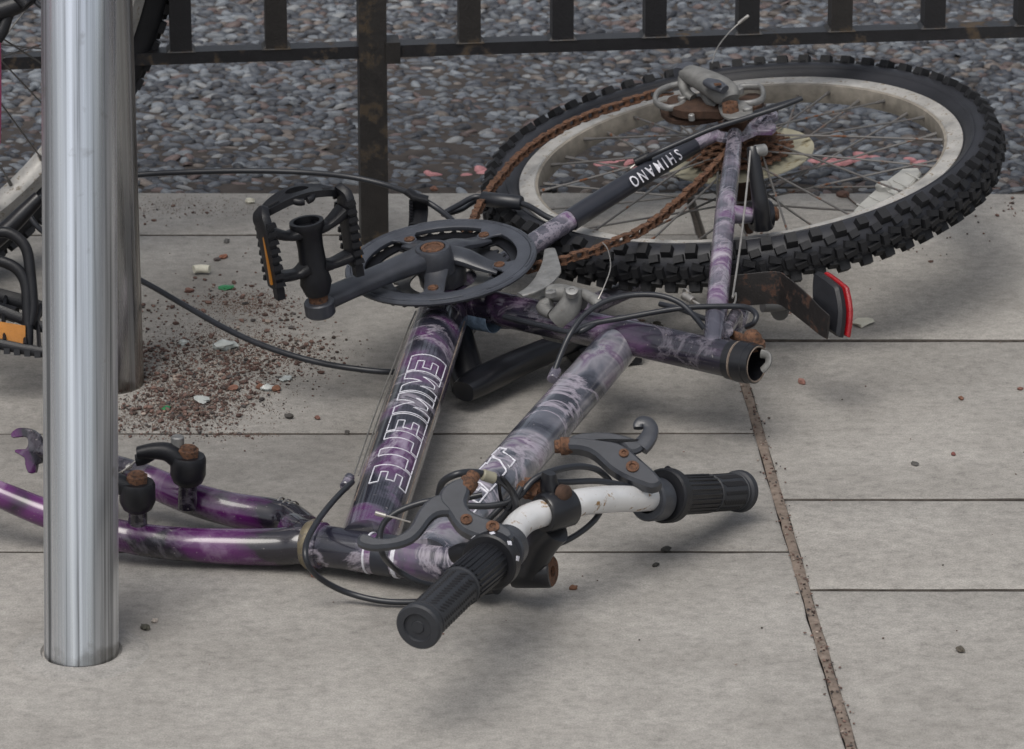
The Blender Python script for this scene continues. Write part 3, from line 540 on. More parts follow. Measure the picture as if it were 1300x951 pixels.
# spoke protector disc and sprockets
b = MB(); b.lathe(CW, N, [(.0125, .012), (.0125, .050), (.0105, .058), (.0125, .0735), (.0155, .0805), (.0168, .0805), (.0145, .070), (.0125, .058), (.0145, .050), (.0145, .012)], 90); part(b, 'spoke_protector', 'cream_plastic', wh)
def cog(mb, c, ax, nt_, rp_, th, hole, th0=0, mi=0):
    u2 = unit(np.cross(ax, [0, 1., 0])); v2 = np.cross(unit(ax), u2); pts = []
    for k in range(nt_):
        for fr_, dr in ((0, -.0022), (.22, -.0018), (.40, .0028), (.60, .0028), (.78, -.0018)):
            a_ = 2*math.pi*(k+fr_)/nt_+th0; pts.append((rp_+dr, a_))
    m = len(pts); vo = A([c+(u2*math.cos(a_)+v2*math.sin(a_))*r_ for r_, a_ in pts]); vi = A([c+(u2*math.cos(a_)+v2*math.sin(a_))*hole for _, a_ in pts]); ax = unit(ax)
    V = np.concatenate([vo-ax*th/2, vo+ax*th/2, vi+ax*th/2, vi-ax*th/2]); f = []
    for i in range(4):
        j = (i+1) % 4; f += [(i*m+k, i*m+(k+1) % m, j*m+(k+1) % m, j*m+k) for k in range(m)]
    mb.add(V, f, mi)
cas = empty('cassette', CW+N*.02, wh)
cas.parent = bk; cas.location = WL[cas]-WL[bk]
for i, T_ in enumerate((28, 24, 21, 18, 16, 14)):
    b = MB(); rr = T_*.0127/(2*math.pi); cog(b, CW+N*(.0205+i*.0052), N, T_, rr, .002, rr*.62 if i < 3 else .012, th0=i*.3)
    for k in range(5):
        a_ = k*2*math.pi/5+i*.4; b.box(W(rr*.38, a_, .0205+i*.0052), (u_*math.cos(a_)+v_*math.sin(a_))*rr*.3, (-u_*math.sin(a_)+v_*math.cos(a_))*.004, N*.0009)
    part(b, 'sprocket', 'rust', cas)
b = MB(); b.lathe(CW, N, [(.015, .013), (.052, .013), (.054, .011), (.054, .006)], 30); part(b, 'cassette_body', 'rust_dark', cas)
# ---- chain: real half-inch links along a hand-laid path
def chain(pts, name='chain'):
    sp = spline(pts, 30); d = np.r_[0, np.cumsum(np.linalg.norm(np.diff(sp, axis=0), axis=1))]; n_ = int(d[-1]/.0127); b = MB()
    P_ = A([[np.interp(k*.0127, d, sp[:, j]) for j in range(3)] for k in range(n_+1)]); P_ += R.normal(0, .0004, P_.shape)
    for k in range(n_):
        p0, p1 = P_[k], P_[k+1]; t_ = unit(p1-p0); s_ = unit(np.cross(N, t_)); z_ = np.cross(t_, s_)
        for sg in (-1, 1):
            off = (.0038 if k % 2 else .0026)*sg; pl_ = []
            for j in range(20):
                a_ = 2*math.pi*j/20; cx_, cy_ = math.cos(a_), math.sin(a_); end = p1 if cx_ > 0 else p0
                if abs(cx_) < .2: q_ = (p0+p1)/2+s_*np.sign(cy_)*.0031
                else: q_ = end+t_*cx_*.0044*(1 if abs(cx_) > .3 else .6)+s_*cy_*.0044
                pl_.append(q_+z_*off)
            b.plate(pl_, z_, .0012, b=.0002)
        b.lathe(p0-z_*.0048, z_, [(0, 0), (0, .0019), (.0096, .0019), (.0096, 0)], 8); b.lathe(p0-z_*.0022, z_, [(0, 0), (0, .0039), (.0044, .0039), (.0044, 0)], 10)
    return part(b, name, 'rust')
chain([P(584, 320, .040), P(590, 300, .040), P(600, 281, .040), P(611, 259, .040), P(630, 232, .041), P(655, 203, .042), P(690, 176, .044), P(735, 152, .046), P(785, 133, .049), P(835, 118.5, .052), P(862, 116, .055)])
chain([P(655, 345, .040), P(690, 336, .040), P(712, 331, .040), P(745, 321, .040), P(785, 306, .040), P(825, 286, .041), P(860, 257, .043), P(893, 226, .046), P(922, 196, .048), P(941, 178, .048)])
# ---- crankset
uR = unit(np.cross(NR, [0, 1., 0])); uR = -uR if uR[0] < 0 else uR; vR = np.cross(NR, uR)
def K(r_, a_, o=0.): return CR+(uR*math.cos(a_)+vR*math.sin(a_))*r_+NR*o
def KP(x, y, o=0.): d = ray(x, y); return C0+d*(((CR+NR*o-C0)@NR)/(d@NR))
ckset = empty('crankset', BB, bk)
b = MB(); RG = .098
b.lathe(CR, NR, [(-.003, RG-.002), (.0, RG), (.0022, RG-.001), (.003, RG-.004), (.0026, RG-.0055), (.0016, RG-.006), (.0026, RG-.0066), (.003, RG-.008), (.003, RG-.0185), (.002, RG-.020), (-.001, RG-.020), (-.003, RG-.0185)], 140, close=True)
# raised dashes and slots on the guard
for k in range(10):
    a0_ = k*math.pi/5+.2; b.sweep([K(RG-.0035, a0_+j*.045, .0031) for j in range(9)], .0007, .0006, up=NR, seg=6)
p_b = KP(641.5, 339.5); a_b = math.atan2((p_b-CR)@vR, (p_b-CR)@uR)
for k in range(5):
    a_ = a_b+k*2*math.pi/5
    b.plate([K(.083, a_-.19, .001), K(.072, a_-.13, .001), K(.0615, a_-.1, .001), K(.0585, a_, .001), K(.0615, a_+.1, .001), K(.072, a_+.13, .001), K(.083, a_+.19, .001)], NR, .0026, b=.0005, sm=3)
part(b, 'chain_guard', 'guard_plastic', ckset)
b = MB(); cog(b, CR-NR*.0075, NR, 42, .0852, .0022, .070); 
for k in range(5): a_ = a_b+k*2*math.pi/5; b.plate([K(.075, a_-.16, -.0075), K(.060, a_-.12, -.0075), K(.057, a_, -.0075), K(.060, a_+.12, -.0075), K(.075, a_+.16, -.0075)], NR, .002, b=.0003, sm=3)
part(b, 'chainring', 'black_paint', ckset)
b = MB(); cog(b, CR-NR*.0145, NR, 34, .069, .002, .052); part(b, 'chainring', 'crank_paint', ckset)
b = MB(); cog(b, CR-NR*.021, NR, 24, .0485, .002, .034); part(b, 'chainring', 'alloy_grey', ckset)
b = MB()
for k in range(5):
    a_ = a_b+k*2*math.pi/5
    b.sweep(spline([K(.008, a_, .010), K(.028, a_, .007), K(.047, a_, .001), K(.066, a_, -.003)], 5), [.0150, .0135, .0110, .0105], [.0065, .006, .0042, .0026], up=NR, seg=16, sq=3)
b.lathe(CR, NR, [(-.022, .012), (-.022, .024), (-.004, .025), (.006, .0225), (.012, .017)], 40)
part(b, 'spider', 'crank_paint', ckset)
for k in range(5):
    a_ = a_b+k*2*math.pi/5
    b = MB(); b.lathe(K(.0655, a_, .0018), NR, [(0, 0), (0, .0056), (.002, .0054), (.0024, .004), (.0012, .0028), (.0012, 0)], 18); part(b, 'bolt', 'rust', ckset)
# crank arm: hub (549,312) to pedal eye (405,382)
HUB = D(549, 313, dep(CR)-.022); EYE = CR+NR*.028+(D(402, 386, dep(CR))-D(549, 313+22, dep(CR)))*0
def KO(x, y, o): return KP(x, y, o)
def ko(x, y, o): return KP(x, y, o)
arm = [KO(552, 322, .010), KO(525, 333, .016), KO(480, 351, .018), KO(440, 368, .018), KO(412, 380, .018), KO(404, 384, .018)]
b = MB(); b.sweep(spline(arm, 6), [.0180, .0172, .0152, .0146, .0150, .0152, .013], [.0115, .0095, .008, .0075, .0085, .009], up=NR, seg=28, sq=3.4)
HBT = KO(549, 313, .0275); EYT = KO(405, 384, .0235)
b.lathe(HBT-NR*.0275, NR, [(0, .020), (.012, .0200), (.0245, .0185), (.0270, .0170), (.0270, .0132), (.0225, .0125), (.0225, 0)], 36)
b.lathe(EYT-NR*.0115-NR*.002, NR, [(0, 0), (0, .0135), (.002, .0152), (.014, .0152), (.0155, .014), (.0155, .009)], 30)
crank = part(b, 'crank_arm', 'crank_paint', ckset)
b = MB(); b.lathe(HBT-NR*.0010, NR, [(0, .0122), (.001, .0118), (.0012, .0085), (-.0002, .008), (.0006, .0066), (.0006, 0)], 24); part(b, 'crank_bolt', 'rust', crank)
# left crank arm under the frame
BL = BB-NR*.062; lc = [BL, D(600, 492, dep(BL)), D(650, 462, dep(BL)+.05), D(705, 434, dep(BL)+.12), D(745, 415, dep(BL)+.16)]
lc = [G(588, 497, .024), G(612, 483, .026), G(655, 462, .028), G(700, 443, .03), G(742, 424, .032)]
b = MB(); b.sweep(spline(lc, 6), [.0125, .017, .0165, .014, .013, .014], [.010, .013, .012, .010], up=[0, 0, 1], seg=26, sq=2.8); b.cyl(G(598, 494, .012), BB, .019, .018); part(b, 'crank_arm', 'black_paint', ckset)
b = MB(); b.sweep(spline([G(742, 424, .032), G(746, 430, .018), G(748, 436, .006)], 4), .012, seg=16); b.box(G(760, 436, .014), [.032, .012, 0], [-.012, .04, 0], [0, 0, .011]); part(b, 'pedal', 'black_plastic', ckset)
# bottom bracket dark cups + axle stub between guard and frame
b = MB(); b.cyl(BB-N*.05, BB+NR*.045, .0165, seg=30); part(b, 'axle', 'rust_dark', ckset)
# ---- right pedal: cage standing upright on the crank end
pe0 = EYT+NR*.003; pax = unit(D(384, 249, dep(pe0)-.040)-pe0)
pdl = empty('pedal', pe0, bk)
sc_ = dep(pe0)/F; Xp = unit(np.cross(pax, -FW)); Xp = -Xp if Xp[0] < 0 else Xp; Yp = np.cross(pax, Xp); Yp = Yp if Yp[1] > 0 else -Yp
tw = math.radians(-24); Xp, Yp = Xp*math.cos(tw)-Yp*math.sin(tw), Yp*math.cos(tw)+Xp*math.sin(tw)
def E(x, y, z): return pe0+Xp*x+Yp*y+pax*z           # local pedal frame: x across, y fore-aft, z along the spindle
b = MB(); HW = .0405
b.lathe(E(0, 0, .006), pax, [(0, .0118), (.012, .0160), (.024, .0140), (.05, .0128), (.062, .0135), (.070, .0165), (.074, .0175), (.0775, .0170), (.0775, .0132), (.072, .0124), (.072, 0)], 36)
for s in (-1, 1):                                     # lower and upper cross yokes
    b.sweep(spline([E(s*.008, 0, .036), E(s*.020, 0, .033), E(s*HW, 0, .036)], 6), [.0125, .0090, .0125], [.0075, .0045, .005], up=pax, seg=18, sq=3.2)
    b.sweep(spline([E(s*.008, .0, .074), E(s*.022, 0, .074), E(s*HW, 0, .084)], 6), [.012, .0085, .0125], [.0065, .0042, .006], up=pax, seg=18, sq=3.2)
def arch(x): return .100+.010*(1-(x/HW)**2)
n_ = 60; V_ = []; tt = np.linspace(-math.pi, math.pi, n_, endpoint=False)   # bowed end plate with its round hole
ox = (HW+.004)*np.sign(np.cos(tt))*np.abs(np.cos(tt))**.8; oy = .010+.0135*np.sin(tt)*(.75+.35*np.abs(np.sin(tt)))
ix, iy = .0125*np.cos(tt), .0125+.0075*np.sin(tt)
for xs__, ys__, dz in ((ox, oy, .0035), (ix, iy, .0035), (ix, iy, -.0035), (ox, oy, -.0035)): V_ += [E(x, y, arch(x)+dz) for x, y in zip(xs__, ys__)]
f_ = []
for i in range(4):
    j_ = (i+1) % 4; f_ += [(i*n_+k, i*n_+(k+1) % n_, j_*n_+(k+1) % n_, j_*n_+k) for k in range(n_)]
b.add(V_, f_)
for s in (-1, 1):
    b.sweep([E(s*.024, .004, arch(.024)+.0038), E(s*.034, .008, arch(.034)+.0038)], .0018, .0006, up=pax, seg=6, mi=1)
    b.sweep(spline([E(s*.012, .001, arch(.012)), E(s*.007, -.005, arch(.007)-.003), E(s*.002, -.006, arch(0)-.004)], 4), .0038, seg=12)
part(b, 'pedal_body', ['black_plastic', 'groove'], pdl)
for s in (-1, 1):
    b = MB()
    b.sweep(spline([E(s*(HW+.002), .010, .104), E(s*(HW+.004), .004, .098), E(s*(HW+.004), .0, .088), E(s*(HW+.003), 0, .06), E(s*(HW+.002), 0, .026)], 6), [.0045, .0058, .0058, .0052, .0048], [.009, .0135, .0150, .0148, .013], up=Yp, seg=20, sq=4.5)
    for k in range(8):
        zt = .033+k*.0088
        for sy in (-1, 1): b.box(E(s*(HW+.0025-s*.0), sy*.0150, zt), Yp*.0022, Xp*.0052, pax*.0025, taper=.8)
    b.box(E(s*(HW+.0025), -.008, .022), Yp*.005, Xp*.0042, pax*.006)
    cg = part(b, 'cage_plate', 'black_plastic', pdl)
    b = MB(); b.box(E(s*(HW+.0084), -.006, .060), Yp*.0016, Xp*.0010, pax*.028); part(b, 'pedal_reflector', 'amber', cg, smooth=0)
b = MB(); b.cyl(EYT-NR*.002, E(0, 0, .014), .0098, .0094); part(b, 'spindle', 'rust', pdl)
b = MB(); b.lathe(E(0, 0, .0735), pax, [(0, .0122), (.0004, .0122), (.0015, .006), (.002, .004), (.002, 0)], 24); part(b, 'spindle_nut', 'rust_dark', pdl)
# ---- fork, turned up on its crown
fk = empty('fork', HL, bk)
b = MB(); b.sweep(spline([HL-hax*.002, G(380, 692, .025), G(355, 694, .022), G(300, 694, .020), G(220, 690, .021), G(150, 679, .027), G(60, 652, .037), G(-20, 619, .057), G(-60, 602, .062)], 6), [.0175, .0178, .0175, .0165, .0155, .0145, .0135, .0115, .009], seg=32); legA = part(b, 'fork_leg', 'fork_paint', fk)
b = MB(); b.sweep(spline([G(388, 676, .028), G(368, 662, .027), G(340, 655, .027), G(290, 646, .029), G(235, 630, .036), G(180, 607, .045), G(120, 588, .062), G(60, 574, .068), G(48, 571, .069)], 6), [.0165, .0172, .0172, .016, .015, .0142, .0125, .010, .007], seg=32); legB = part(b, 'fork_leg', 'fork_paint', fk)
b = MB(); b.sweep(spline([G(398, 688, .027), G(384, 684, .028), G(372, 672, .028)], 5), [.0195, .019, .016], seg=28); b.cyl(HL-hax*.012, HL+hax*.002, .0185); part(b, 'fork_crown', 'fork_paint', fk)
for dx in (0, 7, 14):
    b = MB(); c_ = G(371-dx, 660-dx*.35, .027); b.lathe(c_, G(330, 652, .027)-c_, [(0, .0168), (.0004, .0177), (.0022, .0177), (.0026, .0168)], 36); part(b, 'chrome_ring', 'wire', legB)
hk = [(15, 551), (21, 545), (28, 543), (40, 545), (47, 549), (53, 556), (56, 575), (53, 588), (48, 590), (46, 600), (37, 600), (33, 589), (32, 581), (20, 574), (23, 570.5), (34, 570), (37, 563), (36, 557), (32, 554.5), (18, 556)]
dF = dep(G(40, 573, .07)); b = MB(); b.plate([D(x, y, dF-(y-570)*0) for x, y in hk], FW*.8+RT*.35, .006, b=.001, sm=2); part(b, 'drop_out', 'fork_paint', legB)
hk2 = [(x-58, y+38) for x, y in hk]; b = MB(); b.plate([D(x, y, dep(G(-30, 610, .06))) for x, y in hk2], FW*.8+RT*.35, .006, b=.001, sm=2); part(b, 'drop_out', 'fork_paint', legA)
# front cantilever brakes standing up from the legs
def canti(base, top, armpts, pin, leg):
    ax_ = unit(top-base); L_ = np.linalg.norm(top-base)
    ca = empty('brake_arm', base, bk)
    b = MB(); b.cyl(base-ax_*.01, base+ax_*L_*.45, .0088); part(b, 'brake_boss', 'fork_paint', ca)
    b = MB(); b.lathe(base, ax_, [(L_*.30, .0095), (L_*.36, .0135), (L_*.5, .0165), (L_*.82, .0165), (L_*.88, .0150), (L_*.88, 0)], 30)
    b.sweep(spline(armpts, 5), [.0105, .0088, .0075, .0065], [.0095, .0085, .0072, .005], seg=14, sq=2.6); part(b, 'arm', 'black_plastic', ca)
    b = MB(); b.hexnut(base+ax_*L_*.875, ax_, .0105, .007); b.lathe(base+ax_*(L_*.875+.006), ax_, [(0, .0078), (.003, .007), (.0045, .003), (.0045, 0)], 16); part(b, 'bolt', 'rust', ca)
    if pin is not None: b = MB(); b.cyl(pin[0], pin[1], .0062, seg=18); part(b, 'cable_pinch', 'alloy', ca)
tpB = D(241, 573, dep(G(241, 632, .062))); bB = G(239, 632, .062); tpB = bB+unit(A([.01, .0, 1]))*.050
def up_at(px, py, base): # point straight above a base, shown at photo row py
    return base+A([0, 0, 1])*((proj_y(base)-py)/(F/dep(base)*math.cos(TH)))+RT*((px-proj_x(base))*dep(base)/F)
def proj_y(p): d = p-C0; return 430-F*(d@UP)/(d@FW)
def proj_x(p): d = p-C0; return 650+F*(d@RT)/(d@FW)
bB = G(238, 634, .043); b0 = up_at(241, 570, bB)
canti(bB, b0, [up_at(234, 588, bB), up_at(216, 574, bB), up_at(196, 572, bB), up_at(176, 574, bB)], (up_at(226, 586, bB)+A([0, .006, 0]), up_at(227, 556, bB)+A([0, .006, 0])), legB)
b = MB(); b.sweep(spline([up_at(196, 575, bB), up_at(184, 582, bB), up_at(174, 584, bB)], 4), .004, .006, seg=10); part(b, 'brake_arm_fork', 'black_plastic', fk)
bA = G(175, 668, .036); a0_ = up_at(176, 603, bA)
canti(bA, a0_, [up_at(170, 622, bA), up_at(150, 612, bA), up_at(128, 606, bA), up_at(108, 606, bA)], None, legA)
b = MB(); b.sweep(spline([up_at(176, 583, bB), up_at(165, 592, bB), up_at(158, 597, bB), up_at(150, 601, bB), up_at(120, 608, bA)], 4), .0011, seg=8); b.cyl(up_at(168, 590, bB), up_at(162, 594, bB), .0026); part(b, 'straddle_wire', 'wire', fk)
# ---- stem, handlebar, levers, grips
sx = G(655, 727, .035); cap = G(708, 726, .040); q0 = HT+hax*.012
b = MB(); b.sweep([q0, G(640, 724, .034), G(690, 725, .038)], .0112, seg=28)
b.lathe(G(652, 725, .035), G(700, 725.5, .039)-G(652, 725, .035), [(0, .011), (0, .0145), (.003, .0152), (.034, .0148), (.036, .0135), (.036, .010)], 36)
CL = G(706, 647, .103)                                   # centre of the handlebar clamp
b.sweep(spline([G(668, 725, .037), G(676, 706, .052), G(690, 682, .074), CL+A([-.001, 0, -.016])], 6), [.017, .0185, .017, .0155], [.0115, .0125, .0135, .0135], up=[1, .25, 0], seg=24, sq=2.8)
stem = part(b, 'stem', 'black_paint')
b = MB(); q = G(690, 725, .0382); ax = unit(G(708, 726, .0397)-q); b.lathe(q, ax, [(0, .0125), (.0005, .0138), (.008, .0140), (.009, .0130), (.009, .0052), (.0045, .0048), (.0045, 0)], 32); part(b, 'expander_bolt', 'rust', stem)
dc = dep(CL)
def V(px, py, dd): return D(px, py, dc+dd)
barL = [CL, V(686, 652, -.010), V(668, 659, -.022), V(655, 671, -.038), V(645, 690, -.068), V(628, 706, -.105), V(600, 731, -.160), V(540, 786, -.246)]
barR = [CL, V(735, 638, .018), V(770, 634, .050), V(820, 632, .098), V(870, 628, .155), V(946, 623, .238)]
b = MB(); b.sweep(spline(barL[::-1]+barR[1:], 8), .0122, seg=36); hb = part(b, 'handlebar', 'bar_silver')
bdir = unit(V(728, 640, .012)-V(684, 653, -.012))
b = MB(); b.lathe(CL-bdir*.0155, bdir, [(0, .0125), (0, .0165), (.002, .0178), (.029, .0178), (.031, .0165), (.031, .0125)], 40)
e1 = up_at(698, 622, CL); b.sweep(spline([CL+A([-.004, .004, .010]), CL+A([-.006, .005, .022]), CL+A([-.006, .005, .033])], 4), [.0105, .009, .0065], [.0075, .0065, .0045], up=bdir, seg=20, sq=3); part(b, 'bar_clamp', 'black_paint', stem)
b = MB(); q = D(716, 628, dc-.012); b.lathe(D(712, 627, dc-.006), unit(A([.75, -.6, .1])), [(0, 0), (0, .0088), (.006, .0085), (.0085, .0055), (.009, 0)], 20); part(b, 'clamp_bolt', 'rust_dark', stem)
b = MB(); b.lathe(D(668, 622, dc+.012), unit(A([-.8, .3, .1])), [(-.012, 0), (-.012, .0075), (.006, .0075), (.008, .0055), (.008, 0)], 6); b.box(D(680, 620, dc+.01), [.010, 0, 0], [0, .006, 0], [0, 0, .008]); part(b, 'clamp_nut', 'rust', stem)
# grips
def grip(name, pin, pout, thumb):
    ax_ = unit(pout-pin); L_ = np.linalg.norm(pout-pin); b = MB()
    b.lathe(pin, ax_, [(0, .0125), (0, .0162), (.002, .0168), (L_-.012, .0172), (L_-.010, .0172), (L_-.008, .0195), (L_-.002, .0200), (L_, .0185), (L_+.0005, .0125), (L_-.0015, .0118), (L_-.0015, .0055), (L_-.0005, .005), (L_-.0005, 0)], 56)
    u2 = unit(np.cross(ax_, UP)); v2 = np.cross(ax_, u2)
    for row in range(12):
        a0_ = row*math.pi/6; n_ = 13 if row % 3 else 17
        for k in range(n_):
            t_ = .008+(L_-.026)*k/(n_-1); sk = .26 if row % 3 else .10
            p_ = [pin+ax_*(t_+j*.0030*(1 if row % 3 else .3))+(u2*math.cos(a0_+j*sk*.5*(1 if row % 3 else 1.6))+v2*math.sin(a0_+j*sk*.5*(1 if row % 3 else 1.6)))*.0168 for j in (-1, 0, 1)]
            b.sweep(p_, .0013, .0009, up=unit(p_[1]-(pin+ax_*t_)), seg=6, mi=1)
    for s in (.0, L_*.985-.014): b.lathe(pin+ax_*s, ax_, [(0, .0168), (.0006, .0181), (.0022, .0181), (.0028, .0168)], 56)
    return part(b, name, ['grip_rubber', 'groove'], hb)
def shifter(pin, pout, axl, collar):
    ax_ = unit(pout-pin); L_ = np.linalg.norm(pout-pin); b = MB(); u2 = unit(np.cross(ax_, UP)); v2 = np.cross(ax_, u2)
    b.lathe(pin, ax_, [(0, .0125), (0, .0235), (.002, .0252), (.012, .0252), (.0135, .0235), (.0137, .0178), (L_, .0170), (L_, .0125)], 56)
    for k in range(22):
        a_ = 2*math.pi*k/22; b.sweep([pin+ax_*t_+(u2*math.cos(a_)+v2*math.sin(a_))*.0174 for t_ in (.0155, (L_+.0155)/2, L_-.002)], .0013, .0012, seg=6)
    sh = part(b, 'twist_shifter', 'black_plastic', hb)
    if collar:
        for k, ang in enumerate(collar):
            b = MB(); vw = unit(C0-pin); e0 = unit(vw-ax_*(vw@ax_)); f0 = np.cross(ax_, e0)
            dirv = e0*math.cos(ang)+f0*math.sin(ang); tg = -e0*math.sin(ang)+f0*math.cos(ang); c_ = pin+ax_*.0075+dirv*.02525
            b.plate([c_-tg*.0026, c_+ax_*.0042-tg*.0004, c_+tg*.0028+ax_*.001, c_-ax_*.0036+tg*.0006], dirv, .0006, b=.0001); part(b, 'gear_mark', 'letter_white', sh, smooth=0)
    return sh
gLo = V(530, 797, -.258); gLi = V(585, 744, -.182); sLi = V(628, 708, -.118)
grip('grip', gLi, gLo, 0); shifter(sLi, gLi, 0, (-.55, .05, .75, 1.5))
gRo = V(941, 623.5, .236); gRi = V(898, 626.5, .186); sRi = V(841, 629.5, .122)
grip('grip', gRi, gRo, 0); shifter(sRi, gRi, 0, None)
b = MB(); b.cyl(D(846, 596, dc+.13), D(852, 600, dc+.135), .004); part(b, 'adjuster_barrel', 'black_plastic', hb)
b = MB(); b.sweep(spline([V(633, 712, -.10), V(610, 706, -.085), V(588, 702, -.075), V(574, 705, -.07)], 5), [.014, .011, .009, .007], seg=18); part(b, 'shifter_spout', 'black_plastic', hb)
# brake levers: flat cast pieces, top faces tipped up towards the sky
LN = unit(-FW*.80+UP*.60)
def RP(px, py, p0, nn=LN): d = ray(px, py); return C0+d*(((p0-C0)@nn)/(d@nn))
def lever(ox, oy, p0, slope, blade, body, collar, cax, adj, bolts, tb, tbo, hook=None):
    nn = unit(LN+slope); lv = empty('brake_lever', p0, hb)
    q = lambda L, off: [RP(ox+x/3.25, oy+y/3.25, p0+nn*off, nn) for x, y in L]
    b = MB(); b.plate(q(body, 0), nn, tbo, b=.0028, sm=2); b.lathe(collar-cax*.011, cax, [(0, .0125), (0, .0182), (.002, .0198), (.020, .0198), (.022, .0182), (.022, .0125)], 48)
    lb = part(b, 'lever_body', 'lever_paint', lv)
    b = MB(); b.plate(q(blade, .0016), nn, tb, b=.0026, sm=2)
    if hook: b.sweep(spline(q(hook, .0016), 6), [.0088, .0080, .0070, .0062, .0055, .0042], [.0045, .0045, .0042, .004, .0035, .0025], up=nn, seg=20, sq=3.4)
    part(b, 'lever_blade', 'lever_paint', lv)
    a0, a1_ = RP(*adj[0], p0, nn), RP(*adj[1], p0, nn); a_ = unit(a1_-a0); L_ = np.linalg.norm(a1_-a0)
    b = MB(); b.lathe(a0, a_, [(-.004, 0), (-.004, .0070), (.003, .0084), (.007, .0084), (.008, .0062), (L_-.001, .0062), (L_, .0056), (L_, .0028), (L_-.006, .0026), (L_-.006, 0)], 16); part(b, 'cable_adjuster', 'rust', lv)
    for (x, y), r_ in bolts:
        b = MB(); b.lathe(RP(x, y, p0+nn*(max(tb, tbo)/2+.001), nn), nn, [(-.002, 0), (-.002, r_), (.0005, r_), (.001, r_*.8), (.001, r_*.5), (-.0005, r_*.45), (-.0005, 0)], 20); part(b, 'bolt', 'rust', lv)
lever(370, 560, V(600, 655, -.108), UP*0,
  [(275, 402), (300, 388), (345, 405), (400, 408), (445, 393), (480, 370), (500, 342), (520, 300), (550, 262), (580, 238), (612, 228), (650, 240), (672, 275), (668, 305), (620, 308), (590, 320), (565, 345), (540, 380), (500, 418), (440, 440), (360, 450), (310, 446), (275, 430)],
  [(608, 232), (640, 192), (700, 165), (728, 190), (735, 225), (722, 262), (738, 298), (790, 326), (850, 346), (905, 378), (915, 410), (880, 425), (800, 420), (740, 400), (700, 380), (668, 345), (640, 300), (612, 270)],
  V(640, 697, -.085), unit(V(628, 708, -.118)-V(645, 690, -.068)), ((592, 619), (602, 602)), [((592, 659), .0052), ((625.5, 668), .0058)], .0095, .014)
lever(600, 500, V(775, 578, .092), RT*0,
  [(398, 188), (450, 168), (560, 165), (640, 182), (690, 198), (712, 190), (722, 205), (708, 228), (674, 248), (640, 243), (610, 212), (560, 206), (480, 212), (420, 226), (398, 228)],
  [(388, 196), (460, 196), (540, 206), (600, 216), (650, 246), (700, 290), (750, 335), (780, 380), (740, 400), (690, 385), (640, 366), (600, 345), (560, 318), (520, 280), (480, 252), (430, 240), (388, 236)],
  V(829, 634, .112), unit(V(870, 628, .155)-V(810, 632, .09)), ((722, 566), (704, 567)), [((792, 575), .0045), ((803, 592), .006)], .0085, .015, [(690, 222), (712, 200), (730, 172), (735, 146), (722, 124), (700, 118), (685, 128), (684, 142)])
# ---- rear derailleur
rd = empty('rear_derailleur', P(905, 130, .09), bk)
o1 = .082
b = MB(); b.sweep(spline([P(833, 130, o1), P(835, 118, o1), P(850, 110, o1), P(872, 106, o1), P(893, 108, o1), P(898, 118, o1), P(885, 124, o1), P(872, 127, o1), P(864, 134, o1), P(848, 137, o1)], 6, True), .0028, .0036, up=N, seg=12, closed=True, sq=3)
b.sweep(spline([P(926, 120, o1), P(940, 111, o1), P(958, 110, o1), P(967, 112, o1), P(969, 123, o1), P(962, 129, o1), P(945, 132, o1), P(930, 130, o1)], 6, True), .0026, .0036, up=N, seg=12, closed=True, sq=3)
part(b, 'cage_plate', 'alloy', rd)
b = MB(); b.plate([P(838, 140, .066), P(846, 152, .066), P(870, 157, .066), P(905, 153, .066), P(922, 146, .066), P(905, 132, .066), P(880, 128, .066), P(855, 130, .066)], N, .006, b=.001, sm=2); b.plate([P(932, 134, .068), P(950, 140, .068), P(967, 136, .068), P(968, 124, .068), P(950, 122, .068)], N, .007, b=.001, sm=2)
for k in range(5): b.box(P(850+k*15, 135+R.normal(0, 2), .073), [.005, .002, 0], [-.002, .004, 0], [0, 0, .003])
b.plate([P(848, 130, .078), P(862, 126, .078), P(888, 128, .078), P(912, 134, .078), P(918, 146, .078), P(900, 146, .078), P(868, 146, .078), P(850, 140, .078)], N, .012, b=.002, sm=2); part(b, 'cage_plate', 'rust_dark', rd)
b = MB(); b.sweep(spline([P(872, 92, .108), P(884, 97, .108), P(898, 104, .106), P(912, 112, .104), P(922, 120, .1), P(927, 127, .096)], 6), [.0105, .0125, .0142, .0155, .0150, .010], [.0075, .0092, .0105, .0115, .011, .007], up=N, seg=28, sq=2.7)
b.sweep(spline([P(868, 98, .104), P(868, 108, .098), P(872, 118, .09), P(880, 124, .086)], 5), [.0065, .006, .0055], [.005, .004], up=N, seg=16, sq=2.6)
b.sweep(spline([P(891, 106, .104), P(895, 118, .093), P(902, 128, .086), P(912, 134, .082)], 5), [.0055, .006, .008], [.004, .005, .005], up=N, seg=16, sq=2.6)
b.plate([P(912, 136, .086), P(920, 126, .086), P(938, 128, .086), P(952, 136, .086), P(955, 145, .086), P(940, 151, .086), P(920, 150, .086)], N, .004, b=.001, sm=3)
part(b, 'derailleur_body', 'alloy_grey', rd)
b = MB(); b.sweep(spline([P(862, 93, .110), P(868, 88, .111), P(880, 86, .111)], 4), [.007, .0085, .006], [.0065, .006], up=N, seg=18, sq=2.8)
part(b, 'derailleur_cap', 'guard_plastic', rd); b = MB(); b.sweep(spline([P(897, 104, .116), P(908, 108, .115), P(920, 114, .112)], 4), [.0058, .0085, .0062], [.004, .005, .004], up=N, seg=18, sq=2.4); part(b, 'derailleur_cap', 'guard_plastic', rd)
